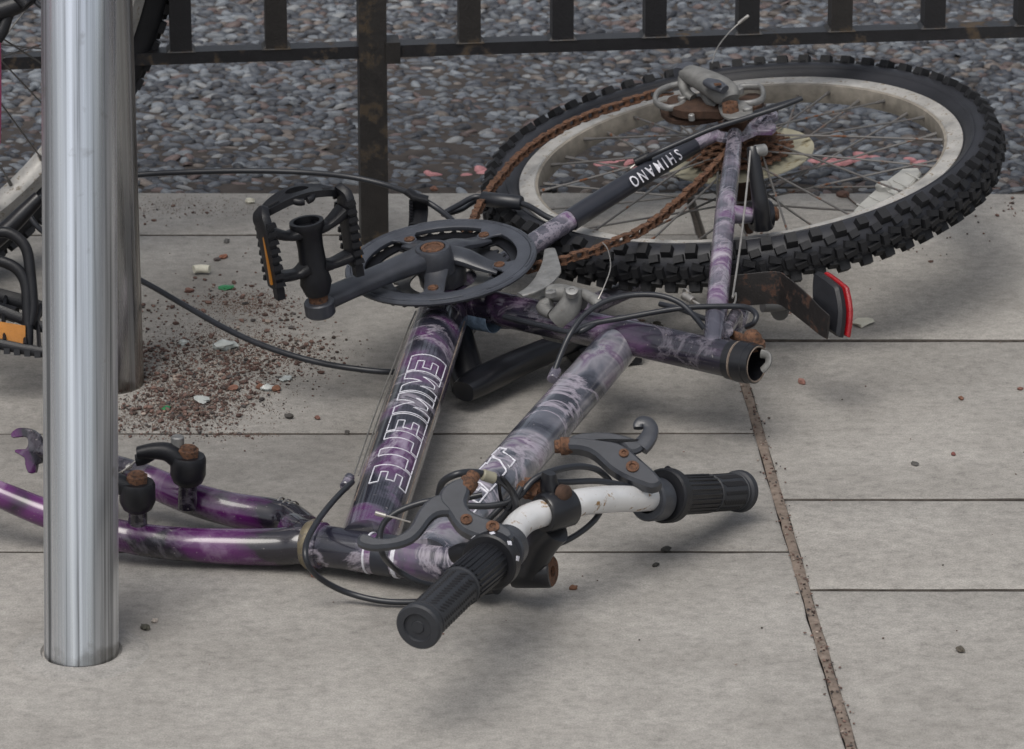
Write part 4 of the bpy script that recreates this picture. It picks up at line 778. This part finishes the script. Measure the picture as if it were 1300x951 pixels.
b = MB(); b.box(P(911, 107, .1200), [.0035, .001, 0], [-.0005, .0025, 0], [0, 0, .0008]); b.sweep(spline([P(864, 104, .098), P(867, 112, .09), P(870, 118, .084)], 4), .0035, seg=10); part(b, 'rusty_spring', 'rust', rd)
b = MB(); b.hexnut(P(928, 143, .086), N, .0098, .011); part(b, 'pivot_bolt', 'rust', rd)
for c_, o_, r_ in (((866, 125), .086, .0048), ((938, 114), .086, .0052), ((949, 139), .089, .0055), ((878, 148), .078, .0035)):
    b = MB(); b.lathe(P(*c_, o_), N, [(-.004, 0), (-.004, r_), (.002, r_), (.0028, r_*.8), (.0028, 0)], 18); part(b, 'bolt', 'alloy', rd)
b = MB(); b.sweep(spline([P(904, 80, .114), P(910, 62, .118), P(925, 42, .124), P(940, 28, .13), P(950, 20, .132)], 6), .0007, seg=6); b.cyl(P(937, 30, .128), P(950, 20, .132), .0018); part(b, 'frayed_cable', 'wire', rd)
# ---- front derailleur
fd_ = empty('front_derailleur', P(715, 385, .02), bk); o2 = .048
b = MB(); b.sweep(spline([P(698, 317, o2), P(699, 332, o2), P(697, 347, o2), P(687, 360, o2), P(674, 369, o2), P(660, 375, o2)], 6), [.0055, .0085, .0125, .011, .0085, .005], [.0018, .002, .002], up=N, seg=16, sq=3)
b.sweep(spline([P(645, 398, .018), P(655, 391, .02), P(675, 384, .022), P(696, 378, .026), P(702, 372, .03)], 6), [.0035, .007, .0065, .005], [.003, .003], up=N, seg=16, sq=2.4); part(b, 'derailleur_cage', 'alloy', fd_)
b = MB(); b.sweep(spline([P(694, 372, .04), P(708, 372, .04), P(724, 376, .036), P(738, 388, .03)], 5), [.006, .0095, .010, .008], [.008, .009, .007], up=N, seg=20, sq=2.6)
b.sweep(spline([P(728, 366, .05), P(726, 382, .038), P(718, 398, .026), P(708, 408, .018)], 5), [.009, .0105, .013, .012], [.008, .010, .009], seg=20, sq=2.8)
b.sweep(spline([P(700, 384, .034), P(690, 390, .03), P(700, 398, .026)], 5), [.006, .008, .006], seg=14); b.sweep(spline([P(740, 372, .044), P(756, 382, .04), P(760, 390, .036)], 4), [.005, .006, .004], seg=12)
b.sweep([P(700, 408, .004), P(722, 413, .004)], .0195, seg=32); part(b, 'derailleur_body', 'alloy_grey', fd_)
b = MB(); b.lathe(P(726, 370, .052), unit(N+A([.1, -.4, 0])), [(-.004, 0), (-.004, .0065), (.0015, .0062), (.002, .0045), (.002, .003), (.001, .003), (.001, 0)], 20); b.hexnut(P(700, 376, .046), N, .006, .006); part(b, 'bolt', 'alloy', fd_)
b = MB(); b.sweep(spline([P(756, 386, .04), P(766, 366, .05), P(775, 340, .06), P(772, 318, .068), P(765, 308, .07)], 6), .0006, seg=6); part(b, 'bare_cable', 'wire', fd_)
# ---- rear cantilever arms
rb = empty('rear_brake', P(945, 272, .03), bk)
b = MB(); b.cyl(P(930, 272, .044), P(957, 274, .040), .0098, .008); part(b, 'brake_boss', 'stay_paint', rb)
b = MB(); b.lathe(P(957, 274, .040), unit(P(985, 272, .036)-P(957, 274, .040)), [(-.003, .009), (-.003, .0145), (.002, .0172), (.014, .0172), (.018, .0150), (.018, 0)], 30)
b.sweep(spline([P(969, 286, .030), P(966, 262, .052), P(961, 230, .078), P(957, 202, .100), P(955, 186, .112)], 6), [.0135, .0115, .0095, .008, .0075, .0055], [.011, .0088, .0075, .0068, .0055], up=[1, 0, 0], seg=20, sq=2.6); part(b, 'brake_arm', 'black_paint', rb)
b = MB(); b.cyl(P(958, 192, .108), P(972, 190, .106), .0062); part(b, 'cable_pinch', 'alloy', rb)
b = MB(); q = P(979, 272, .036); b.lathe(q, unit(P(990, 271, .036)-q), [(0, 0), (0, .0075), (.006, .0075), (.008, .005), (.008, 0)], 12); part(b, 'bolt', 'rust', rb)
b = MB(); b.sweep(spline([P(953, 188, .112), P(948, 240, .085), P(940, 310, .055), P(930, 378, .03)], 6), .0011, seg=8); b.sweep(spline([P(930, 378, .03), P(934, 372, .03), P(933, 384, .028), P(926, 388, .028)], 4), .001, seg=6); part(b, 'straddle_wire', 'wire', rb)
b = MB(); b.cyl(P(868, 375, .03), P(880, 382, .028), .0042, seg=14); b.sweep([P(880, 382, .028), P(903, 396, .022)], .0013, seg=8); b.cyl(P(872, 371, .032), P(870, 372, .032), .0044); part(b, 'cable_ferrule', 'wire', rb)
b = MB(); b.sweep(spline([G(968, 388, .08), G(984, 388, .078), G(1000, 386, .076), G(1012, 386, .075)], 4), [.007, .0062, .0055, .0065], seg=16); b.sweep(spline([G(988, 386, .07), G(990, 394, .066), G(990, 399, .064)], 4), [.009, .010, .008], seg=16); part(b, 'brake_pad_holder', 'grey_rubber', rb)
# ---- reflector on its bracket
rf = empty('rear_reflector', P(1050, 390, -.01), bk)
br = [P(922, 356, .02), P(948, 353.5, .02), P(985, 351, .02), P(1000, 358, .018), P(1026, 379, .012), P(1040, 392, .010), P(1052, 401, .008)]
b = MB(); b.sweep(spline([p-A([0, 0, .012]) for p in br], 6), .0012, [.0165, .017, .0175, .0165, .015, .013], up=[0, 0, 1], seg=12, sq=4); part(b, 'bracket', 'bracket_steel', rf)
b = MB(); q = P(1033, 387, -.002); b.lathe(q+A([0, -.004, 0]), A([0, -1, .3]), [(0, 0), (0, .0048), (.003, .0045), (.004, 0)], 16); part(b, 'screw', 'wire', rf)
dr = dep(P(1050, 395, 0)); RN = unit(-FW*.72-RT*.66+UP*.1)
hp = [(1037, 352), (1041, 346), (1046, 347), (1066, 362), (1070, 370), (1074, 395), (1071, 424), (1066, 427), (1040, 408), (1038, 402), (1036, 375)]
b = MB(); b.plate([RP(x-2, y, P(1050, 395, 0), RN) for x, y in hp], RN, .012, b=.003, sm=2); part(b, 'reflector_housing', 'black_plastic', rf)
lp = [(1044, 346.5), (1048, 347.5), (1068, 361), (1074, 374), (1077.5, 395), (1075, 418), (1070, 428), (1068, 426), (1070, 412), (1071.5, 394), (1068, 375), (1063, 364)]
b = MB(); b.plate([RP(x+8, y, P(1050, 395, 0)+RN*(-.009), RN) for x, y in hp], RN, .006, b=.0015, sm=2); part(b, 'reflector_lens', 'red_lens', rf)
# ---- cables
def cab(pts, r_=.0028, m='cable', name='cable_housing', seg=12, n=8): b = MB(); b.sweep(spline(pts, n), r_, seg=seg); return part(b, name, m)
cab([P(703, 474, .016), P(712, 450, .03), P(724, 424, .045), P(742, 400, .055), P(768, 383, .06), P(800, 375, .06), P(835, 375, .056), P(862, 384, .048), P(880, 400, .036), P(894, 417, .022)])
cab([P(724, 424, .028), P(748, 412, .03), P(790, 404, .03), P(840, 395, .032), P(880, 390, .034), P(935, 389, .036), P(952, 392, .036), P(960, 400, .034), P(957, 410, .028), P(948, 415, .02)])
cab([P(838, 386, .02), P(865, 393, .02), P(890, 403, .018), P(915, 411, .014)])
cab([P(640, 402, .022), P(690, 414, .024), P(730, 422, .026), P(760, 408, .03)], .003)
cab([P(812, 204, .062), P(838, 192, .072), P(870, 178, .078), P(905, 163, .084), P(950, 149, .088), P(990, 136, .092), P(1018, 125, .095)], .0028)
b = MB(); b.cyl(P(806, 206.5, .061), P(826, 197, .067), .0046, seg=14); part(b, 'cable_stop', 'black_plastic')
cab([P(1016, 125.5, .094), P(985, 134, .086), P(958, 143, .078)], .0023)
b = MB(); b.sweep([P(800, 214, .057), P(812, 205, .061)], .001, seg=6); part(b, 'bare_cable', 'wire')
# bare gear wires along the down tube
for dx in (0, 6):
    b = MB(); b.sweep(spline([on_tube(449+dx, 604, DT0, DT1, .0282), D(478+dx, 520, dep(DT0)-.19), D(513+dx*.7, 430, dep(DT0)-.085), D(528+dx*.5, 395, dep(DT0)-.03)], 6), .0008, seg=6); part(b, 'bare_cable', 'wire')
gc = lambda x, y, z=.03: G(x, y, z)
cab([on_tube(447, 612, DT0, DT1, .0285), gc(425, 634, .055), gc(403, 662, .062), gc(389, 690, .062), gc(390, 714, .05), gc(406, 734, .03), gc(440, 752, .012), gc(485, 763, .006), gc(530, 764, .006), gc(570, 758, .010)])
cab([V(612, 628, -.02), V(580, 634, -.02), V(545, 636, -.03), V(510, 647, -.03), V(489, 662, -.03), V(482, 682, -.03), V(486, 704, -.03), G(502, 722, .045), G(530, 738, .03), G(562, 744, .02), G(592, 742, .015)])
cab([V(557, 628, -.03), V(562, 612, -.05), V(580, 602, -.06), V(605, 600, -.05), V(630, 608, -.04), V(648, 622, -.03), V(655, 640, -.02), V(652, 662, 0)], .0032)
cab([V(588, 642, .01), V(625, 642, .0), V(655, 633, -.005), V(678, 609, .0), V(705, 597, .01), V(735, 592, .03), V(757, 596, .05), V(770, 606, .07), V(778, 618, .085)], .003)
cab([V(612, 668, .02), V(640, 640, .02), V(662, 618, .02), V(690, 612, .02), V(720, 612, .03), V(762, 611, .05), V(800, 618, .075)], .0028)
cab([V(764, 646, .055), V(755, 660, .04), V(738, 675, .03), V(715, 688, .02), V(690, 694, .02)], .0028)
cab([V(662, 618, -.01), V(652, 636, -.01), V(640, 655, 0), V(625, 668, .01)], .0028)
b = MB(); b.cyl(V(612, 602.5, -.048), V(628, 607.5, -.042), .0052, seg=14); part(b, 'cable_ferrule', 'cream_plastic')
b = MB(); ring = [V(636, 606, -.04), V(648, 620, -.035), V(654, 640, -.02), V(648, 650, -.01), V(638, 640, 0), V(634, 620, -.01)]; b.sweep(spline(ring, 6, True), .0011, .002, seg=8, closed=True); part(b, 'zip_tie', 'black_plastic')
b = MB(); b.sweep([V(478, 652, -.04), V(500, 657, -.04), V(521, 663, -.04)], .0008, seg=6); b.cyl(V(476, 651, -.04), V(490, 655, -.04), .0021, seg=10); part(b, 'cable_end', 'wire')
# ================================================================ CABLE LOCK
b = MB()
lockpts = [G(720, 286, .11), G(694, 275, .115), G(670, 261, .12), G(650, 256, .12), G(628, 254, .12), G(604, 250, .12), G(583, 260, .115), G(563, 272, .11), G(585, 266, .10), G(608, 255, .09), G(640, 268, .075), G(640, 330, .03), G(600, 420, .012), G(560, 462, .02), G(505, 472, .03), G(450, 468, .035), G(395, 458, .04), G(340, 441, .045), G(290, 419, .05), G(235, 388, .055), G(190, 362, .06), G(150, 342, .065), G(95, 316, .072)]
lock2 = [G(40, 260, .10), G(100, 232, .13), G(175, 222, .14), G(240, 218.5, .14), G(310, 217, .14), G(380, 218.5, .14), G(440, 224, .14), G(490, 235, .135), G(530, 250, .13), G(560, 268, .12), G(588, 292, .11)]
b.sweep(spline(lockpts+[G(50, 290, .08)]+lock2, 8), .0031, seg=14)
b.cyl(G(611, 252, .12), G(663, 258, .12), .0078, seg=20)
lk = b.build('cable_lock', 'cable', smooth=50); tag(lk, 'thin black cable lock looped round the back leg of the steel stand', 'cable lock')
b = MB(); b.sweep([G(518, 243, .137), G(527, 250, .133), G(543, 254, .13)], .006, .0035, seg=14, sq=3); b.sweep([G(531, 254, .128), G(532, 268, .115), G(530, 288, .105)], .0042, .0098, up=[1, 0, 0], seg=14, sq=3)
for k in range(8): b.box(G(532, 256+k*4, .127-k*.0028)+A([-.0085, 0, 0]), [.002, 0, 0], [0, .004, 0], [0, 0, .001])
b.build('lock_bracket', 'black_plastic', lk)
# ================================================================ SECOND BICYCLE, standing behind the stand at the left edge
def w2(px, py): return D(px, py, 4.66)
c2 = A([-.571, 4.392, .312]); R2 = .273
b2 = empty('bicycle', [c2[0], c2[1], 0]); tag(b2, 'upright pink framed bicycle parked behind the steel stand, cut off by the left edge', 'bicycle')
n2 = unit(A([math.sin(.895)*math.cos(-.272), -math.cos(.895)*math.cos(-.272), math.sin(-.272)])); a1 = unit(np.cross([0, 0, 1], n2)); a2 = np.cross(n2, a1); a1 = -a1 if a1[0] < 0 else a1; a2 = a2 if a2[2] > 0 else -a2
def X(r_, t, o=0): return c2+(a1*math.cos(t)+a2*math.sin(t))*r_+n2*o
w2o = empty('rear_wheel', c2, b2)
b = MB(); b.lathe(c2, n2, [(-.011, R2), (-.012, R2-.001), (-.012, R2-.018), (-.006, R2-.022), (.006, R2-.022), (.012, R2-.018), (.012, R2-.001), (.011, R2), (.009, R2-.004), (-.009, R2-.004)], 160, close=True); b.build('rim', 'rim_alloy', w2o, smooth=38)
b = MB(); TR2 = R2+.021
b.lathe(c2, n2, [(.0205*math.sin(t), TR2+.0205*math.cos(t)) for t in np.linspace(-math.pi, math.pi, 24, endpoint=False)], 160, close=True)
for i in range(84):
    t = 2*math.pi*i/84; ra = a1*math.cos(t)+a2*math.sin(t); tg = -a1*math.sin(t)+a2*math.cos(t)
    for lat, sh in ((-1., 0), (-.35, .5), (.35, 0), (1., .5)):
        t3 = t+sh*2*math.pi/84; ra = a1*math.cos(t3)+a2*math.sin(t3); tg = -a1*math.sin(t3)+a2*math.cos(t3); nn = ra*math.cos(lat)+n2*math.sin(lat); p = c2+ra*TR2+nn*.0225
        b.box(p, tg*.0065, np.cross(nn, tg)*.0055, nn*.0035, 0, taper=.85)
b.build('tyre', 'rubber', w2o, smooth=32)
b = MB(); b.lathe(c2, n2, [(-.06, 0), (-.06, .005), (-.035, .006), (-.034, .022), (-.031, .022), (-.03, .014), (.03, .014), (.031, .022), (.034, .022), (.035, .006), (.06, .005), (.06, 0)], 30); b.build('hub', 'alloy_grey', w2o)
for i in range(36):
    s = 1 if i % 2 else -1; t = 2*math.pi*i/36; cr_ = 1 if (i//2) % 2 else -1; b = MB()
    p0, p1 = X(.02, t-cr_*1.2, s*.032), X(R2-.021, t, s*.003); b.sweep([p0, p1], .001, seg=6); b.cyl(p1, p1+unit(p0-p1)*.013, .0021, seg=8); b.build('spoke', 'spoke_steel', w2o)
def tube2(name, pts, r_, m): b = MB(); b.sweep(spline(pts, 5), r_, seg=18); return b.build(name, m, b2)
d2 = 4.60
bbx = c2-a1*.43-a2*.03; sst = c2-a1*.50+a2*.36; hd = c2-a1*.98+a2*.40
for s_ in (1, -1):
    tube2('chain_stay', [X(.045, math.pi, .062*s_), c2-a1*.2-a2*.015+n2*.055*s_, bbx+n2*.02*s_], .010, 'pink_paint'); tube2('seat_stay', [X(.045, 2.6, .062*s_), c2-a1*.2+a2*.15+n2*.05*s_, sst+n2*.01*s_], .008, 'pink_paint')
tube2('seat_tube', [bbx, sst+a2*.06-a1*.02], .0155, 'pink_paint'); tube2('down_tube', [bbx, hd-a2*.06], .018, 'pink_paint'); tube2('top_tube', [sst, hd], .016, 'pink_paint'); tube2('head_tube', [hd-a2*.08-a1*.02, hd+a2*.06+a1*.015], .018, 'pink_paint')
tube2('mudguard_stay', [D(-2, 52, 4.30), D(-1.5, 120, 4.32), D(-2.5, 182, 4.34)], .0026, 'pink_paint')
# hanging rear derailleur with its cable
b = MB(); b.sweep(spline([D(-30, 20, 4.25), D(0, 12, 4.25), D(22, 4, 4.25), D(40, -8, 4.25)], 5), [.010, .013, .012, .008], [.012, .009], seg=18); b.sweep(spline([D(12, 10, 4.25), D(8, 24, 4.25), D(2, 40, 4.25), D(-4, 52, 4.25)], 5), [.007, .006, .0065, .005], seg=14); b.sweep(spline([D(22, -6, 4.24), D(30, 2, 4.24), D(34, 6, 4.24)], 4), .006, seg=14); b.build('rear_derailleur', 'black_plastic', b2)
b = MB(); b.sweep(spline([D(30, -10, 4.25), D(42, -2, 4.25), D(52, 8, 4.25), D(70, 10, 4.25)], 5), .0025, seg=10); b.build('cable_housing', 'cable', b2)
# pedal with toe clip hoops and amber reflector
pd = empty('pedal', D(0, 410, 4.1), b2); dq = dep(G(10, 445, .045))
b = MB(); 
def Q(x, y, dd=0): return D(x, y, dq+dd)
b.sweep([Q(-50, 366, .03), Q(0, 376, .02), Q(30, 384, .02), Q(56, 394, .02)], .0045, .008, up=UP, seg=12, sq=3)
b.sweep([Q(-50, 378, -.005), Q(0, 394, -.01), Q(30, 406, -.01), Q(56, 416, -.01)], .003, .0055, up=UP, seg=12, sq=3)
b.sweep([Q(-50, 428, -.03), Q(0, 437, -.03), Q(28, 443, -.03), Q(60, 448, -.03)], .004, .0055, up=UP, seg=12, sq=3)
for x in (-30, 8, 34, 52): b.sweep([Q(x, 375+x*.25, .02), Q(x-4, 395+x*.25, -.008), Q(x-2, 432+x*.2, -.03)], .0022, .004, seg=8)
for k in range(7): b.box(Q(-30+k*13, 441+k*1.6, -.032), RT*.003, UP*.003, FW*.004)
b.sweep([Q(-60, 384, .02), Q(-20, 388, .01), Q(20, 400, 0)], .008, seg=16)
bd = b.build('pedal_body', 'black_plastic', pd)
b = MB(); b.box(Q(2, 421, -.026), RT*.024+UP*-.004, UP*.0098, FW*.002); b.build('pedal_reflector', 'amber', bd, smooth=0)
for pts in ([(-40, 330), (-10, 300), (6, 295), (22, 302), (34, 318), (39, 350), (42, 390), (38, 412)], [(-50, 330), (-12, 330), (8, 334), (24, 344), (33, 362), (35, 395), (36, 425), (36, 438)]):
    b = MB(); b.sweep(spline([Q(x, y, -.02-.0*i) for i, (x, y) in enumerate(pts)], 6), [.005, .0052, .0055, .0045], [.0055, .006, .005], seg=16); b.build('toe_clip', 'black_plastic', pd)
b = MB(); b.sweep(spline([Q(-60, 350, .05), Q(-20, 315, .05), Q(10, 290, .05), Q(32, 268, .05), Q(50, 250, .05)], 5), [.009, .010, .009, .007], seg=14); b.build('crank_arm', 'black_paint', b2)
# ================================================================ LOOSE BITS ON THE PAVING
def rock(mb, c, s, col=None, flat=.6, mi=0, sub=0):
    t = (1+5**.5)/2; v = A([(-1, t, 0), (1, t, 0), (-1, -t, 0), (1, -t, 0), (0, -1, t), (0, 1, t), (0, -1, -t), (0, 1, -t), (t, 0, -1), (t, 0, 1), (-t, 0, -1), (-t, 0, 1)], float)/1.9
    f = [(0, 11, 5), (0, 5, 1), (0, 1, 7), (0, 7, 10), (0, 10, 11), (1, 5, 9), (5, 11, 4), (11, 10, 2), (10, 7, 6), (7, 1, 8), (3, 9, 4), (3, 4, 2), (3, 2, 6), (3, 6, 8), (3, 8, 9), (4, 9, 5), (2, 4, 11), (6, 2, 10), (8, 6, 7), (9, 8, 1)]
    if sub:
        vl = list(v); mid = {}; nf = []
        def m_(a, b_):
            k = (min(a, b_), max(a, b_))
            if k not in mid: q = (vl[a]+vl[b_])/2; vl.append(q/np.linalg.norm(q)*.98); mid[k] = len(vl)-1
            return mid[k]
        for a, b_, c_ in f: x, y, z = m_(a, b_), m_(b_, c_), m_(c_, a); nf += [(a, x, z), (b_, y, x), (c_, z, y), (x, y, z)]
        v = A(vl); f = nf
    v = v*R.uniform(.72, 1.2, (len(v), 1)); th_ = R.uniform(0, 6.28); cs, sn = math.cos(th_), math.sin(th_); v = v*A([1.15, .8, flat]); v = np.stack([v[:, 0]*cs-v[:, 1]*sn, v[:, 0]*sn+v[:, 1]*cs, v[:, 2]], 1)
    mb.add(A(c)+v*s+A([0, 0, s*flat*.75]), f, mi, col)
gcols = [A([.40, .25, .215]), A([.31, .18, .15]), A([.6, .38, .32]), A([.24, .22, .22]), A([1.0, .85, .75]), A([.17, .12, .10]), A([.5, .33, .28])]
b = MB()
clus = [(300, 470, 55, 22, 520), (255, 505, 50, 22, 700), (225, 520, 50, 14, 430), (290, 378, 45, 14, 130), (365, 392, 32, 10, 110), (190, 395, 25, 10, 60), (180, 450, 25, 9, 90), (250, 440, 60, 18, 260), (330, 450, 50, 18, 220), (400, 445, 40, 14, 120), (210, 545, 55, 10, 130), (290, 552, 30, 3, 30), (400, 480, 50, 8, 25), (1035, 400, 25, 4, 18), (200, 270, 60, 10, 40), (1130, 300, 90, 20, 45), (1000, 312, 60, 10, 40), (300, 335, 80, 12, 20), (1285, 260, 20, 20, 25), (200, 480, 45, 20, 260), (345, 415, 40, 10, 60)]
for cx, cy, sx_, sy_, n_ in clus:
    for _ in range(int(n_*.85)):
        x, y = R.normal(cx, sx_*.75), R.normal(cy, sy_*.75)
        if x < 150 and y < 560: x = 150+abs(x-150)
        s = min(.0036, .0009*math.exp(abs(R.normal(0, .55)))); rock(b, G(x, y), s, gcols[R.choice(7, p=[.25, .2, .17, .14, .06, .1, .08])]*R.uniform(.6, 1.1))
for _ in range(60): rock(b, G(R.uniform(150, 1300), R.uniform(270, 861)), R.uniform(.0006, .0013), gcols[R.choice(7)]*.8)
# sandy grit caught along the wide joint
for _ in range(420):
    y = R.uniform(2.6, gy(480)); rock(b, [jx(y)+R.normal(0, .0045), y, .001], R.uniform(.0006, .0017), gcols[R.choice(7)]*R.uniform(.6, 1.))
tag(b.build('gravel', 'stone', smooth=0, org=A([0, 0, 0])), 'fine reddish gravel and grit swept into a patch on the paving beside the stand', 'gravel', kind='stuff')
b = MB()
for cx, cy, sx_, sy_, n_ in ((315, 385, 30, 9, 1500), (290, 440, 50, 20, 2600), (240, 500, 55, 22, 4200), (370, 450, 35, 12, 900), (190, 535, 45, 10, 900), (1030, 402, 14, 3, 200), (300, 552, 30, 2, 200), (210, 262, 90, 8, 700)):
    for _ in range(n_):
        x, y = R.normal(cx, sx_), R.normal(cy, sy_)
        if x < 150: continue
        p = G(x, y); s = R.uniform(.0003, .0008); b.add([p+A([-s, -s, 0]), p+A([s, -s, 0]), p+A([0, s, 0]), p+A([0, 0, s*1.3])], [(0, 1, 3), (1, 2, 3), (2, 0, 3)], 0, A([.42, .31, .25])*R.uniform(.6, 1.1))
tag(b.build('sand', 'stone', smooth=0, org=A([0, 0, 0])), 'brown sandy dust lying among the gravel beside the stand', 'sand', kind='stuff')
def bit(name, px, py, s, m, col, label, cat, flat=.6, grp=None):
    b = MB(); rock(b, G(px, py), s, A(col), flat, sub=1); tag(b.build(name, m, smooth=30), label, cat, grp)
bit('shell_fragment', 1095, 413, .0125, 'shell_white', (1, 1, 1), 'pale cream shell fragment on the paving right of the red reflector', 'shell', .35)
bit('stone_chip', 1018, 487, .0042, 'stone', (.95, .5, .42), 'small reddish stone chip on the slab right of the open seat tube', 'stone', .8)
bit('stone_chip', 1220, 507, .0034, 'stone', (.6, .3, .2), 'brown stone chip on the large right slab, below and right of the rear wheel', 'stone')
bit('stone_chip', 1295, 495, .003, 'stone', (.6, .3, .25), 'tiny brown stone chip near the right edge of the large slab', 'stone')
bit('stone_chip', 1210, 578, .003, 'stone', (.6, .22, .2), 'dark red stone chip just above and right of the flat grey chip', 'stone')
bit('slate_chip', 1161, 590, .0046, 'stone', (.25, .25, .24), 'flat dark grey chip on the large right slab near its lower joint', 'stone', .4)
bit('stone_chip', 1219, 827, .0046, 'stone', (.3, .27, .22), 'dark olive stone chip on the nearest slab at lower right', 'stone')
bit('stone_chip', 728, 748, .0038, 'stone', (.6, .3, .18), 'small rusty chip on the slab just right of the rusty stem bolt', 'stone')
bit('stone_chip', 846, 700, .0046, 'stone', (.12, .12, .11), 'black chip lying on the joint below the right handlebar grip', 'stone')
bit('stone_chip', 832, 719, .0038, 'stone', (.12, .12, .11), 'black chip just in front of the joint below the right handlebar grip', 'stone')
bit('stone_chip', 399, 732, .0042, 'stone', (.75, .35, .25), 'red brown chip on the paving under the lower headset cup', 'stone', .5)
bit('stone_chip', 367, 531, .0042, 'stone', (.2, .19, .18), 'round black chip on the slab left of the down tube', 'stone', .8)
bit('stone_chip', 403, 532, .0034, 'stone', (.5, .25, .2), 'brown chip on the slab between the black chip and the down tube', 'stone')
bit('stone_chip', 441, 551, .0036, 'stone', (.2, .19, .18), 'dark chip on the joint just left of the down tube', 'stone')
bit('stone_chip', 184, 799, .005, 'stone', (.2, .2, .16), 'dark green grey chip beside the foot of the front stand leg', 'stone')
bit('stone_chip', 196, 790, .0036, 'stone', (1.2, 1.1, 1), 'pale chip just behind the dark chip by the front stand leg', 'stone')
bit('stone_chip', 288, 308, .0044, 'stone', (.3, .3, .3), 'grey chip on the slab behind the pedal, left of its top', 'stone')
bit('stone_chip', 284, 328, .0050, 'stone', (.85, .38, .25), 'orange red chip behind the pale broken lighter', 'stone')
bit('stone_chip', 276, 331, .004, 'stone', (.3, .25, .25), 'dark chip touching the orange red chip behind the broken lighter', 'stone')
bit('stone_chip', 240, 371, .005, 'stone', (.55, .3, .25), 'brown stone chip behind the cable lock near the back stand leg', 'stone')
bit('stone_chip', 551, 242, .005, 'stone', (.55, .28, .2), 'rusty chip at the edge of the paving behind the lock bracket', 'stone')
bit('stone_chip', 1070, 250, .0068, 'stone', (.42, .25, .2), 'largest brown stone seen through the rear wheel spokes', 'stone')
bit('stone_chip', 1037, 248, .0048, 'stone', (.3, .3, .32), 'grey chip seen through the spokes left of the brown stone', 'stone')
bit('glass_fragment', 286, 443, .0125, 'glass_clear', (1, 1, 1), 'largest clear broken glass piece in the gravel patch', 'broken glass', .45)
bit('glass_fragment', 363, 482, .0075, 'glass_clear', (1, 1, 1), 'flat clear glass piece right of the gravel patch', 'broken glass', .3)
bit('glass_fragment', 339, 495, .006, 'glass_clear', (1, 1, 1), 'clear glass piece between rusty chips at the edge of the gravel patch', 'broken glass', .6)
bit('stone_chip', 331, 493, .005, 'stone', (.6, .3, .2), 'rusty chip touching the left side of the small clear glass piece', 'stone')
bit('stone_chip', 351, 496, .0052, 'stone', (.65, .32, .2), 'rusty chip touching the right side of the small clear glass piece', 'stone')
bit('stone_chip', 297, 495, .0052, 'stone', (.65, .33, .24), 'reddish chip left of the row of rusty chips and glass', 'stone')
bit('glass_fragment', 256, 510, .009, 'glass_clear', (1, 1, 1), 'clear glass piece lying in the thick of the gravel', 'broken glass', .4)
bit('glass_fragment', 233, 438, .005, 'glass_clear', (1, 1, 1), 'small clear glass bead left of the largest glass piece', 'broken glass', .7)
bit('glass_fragment', 287, 367, .0085, 'glass_green', (1, 1, 1), 'bright green broken glass piece at the top of the gravel patch', 'broken glass', .3)
bit('glass_fragment', 211, 520, .0055, 'glass_green', (1, 1, 1), 'small green glass piece in the lower gravel near the joint', 'broken glass', .35)
bit('shell_fragment', 317, 258, .0052, 'shell_white', (1, 1, 1), 'white shell bit at the edge of the cobbles behind the pedal', 'shell', .7)
b = MB(); b.sweep(spline([G(246, 342, .006), G(255, 341, .006), G(266, 342, .006)], 4), [.005, .0055, .0045], .0045, seg=14); tag(b.build('broken_lighter', 'shell_white'), 'pale broken plastic lighter stub lying behind the cable lock', 'lighter')
b = MB(); b.sweep(spline([G(1060, 233, .002), G(1070, 240, .004), G(1078, 252, .004), G(1090, 262, .002), G(1094, 268, .002)], 4), [.0012, .0009, .0007], seg=6); tag(b.build('twig', 'rust_dark', smooth=60), 'thin bent twig on the kerb seen through the rear wheel spokes', 'twig')
b = MB()
for (x, y) in ((824, 416), (830, 419), (838, 417), (846, 420), (834, 414)): rock(b, G(x, y), R.uniform(.003, .0048), A([.16, .15, .12]), .8, sub=1)
tag(b.build('moss_clump', 'stone', smooth=30), 'dark crumbly clump of moss on the slab behind the seat tube', 'moss')
b = MB()
for (x, y, s) in ((805, 409, .0048), (814, 408, .004), (800, 410, .003)): rock(b, G(x, y), s, A([.4, .26, .2]), .35, sub=1)
tag(b.build('dead_leaf', 'stone', smooth=30), 'crumpled brown dead leaf on the slab left of the moss clump', 'leaf')
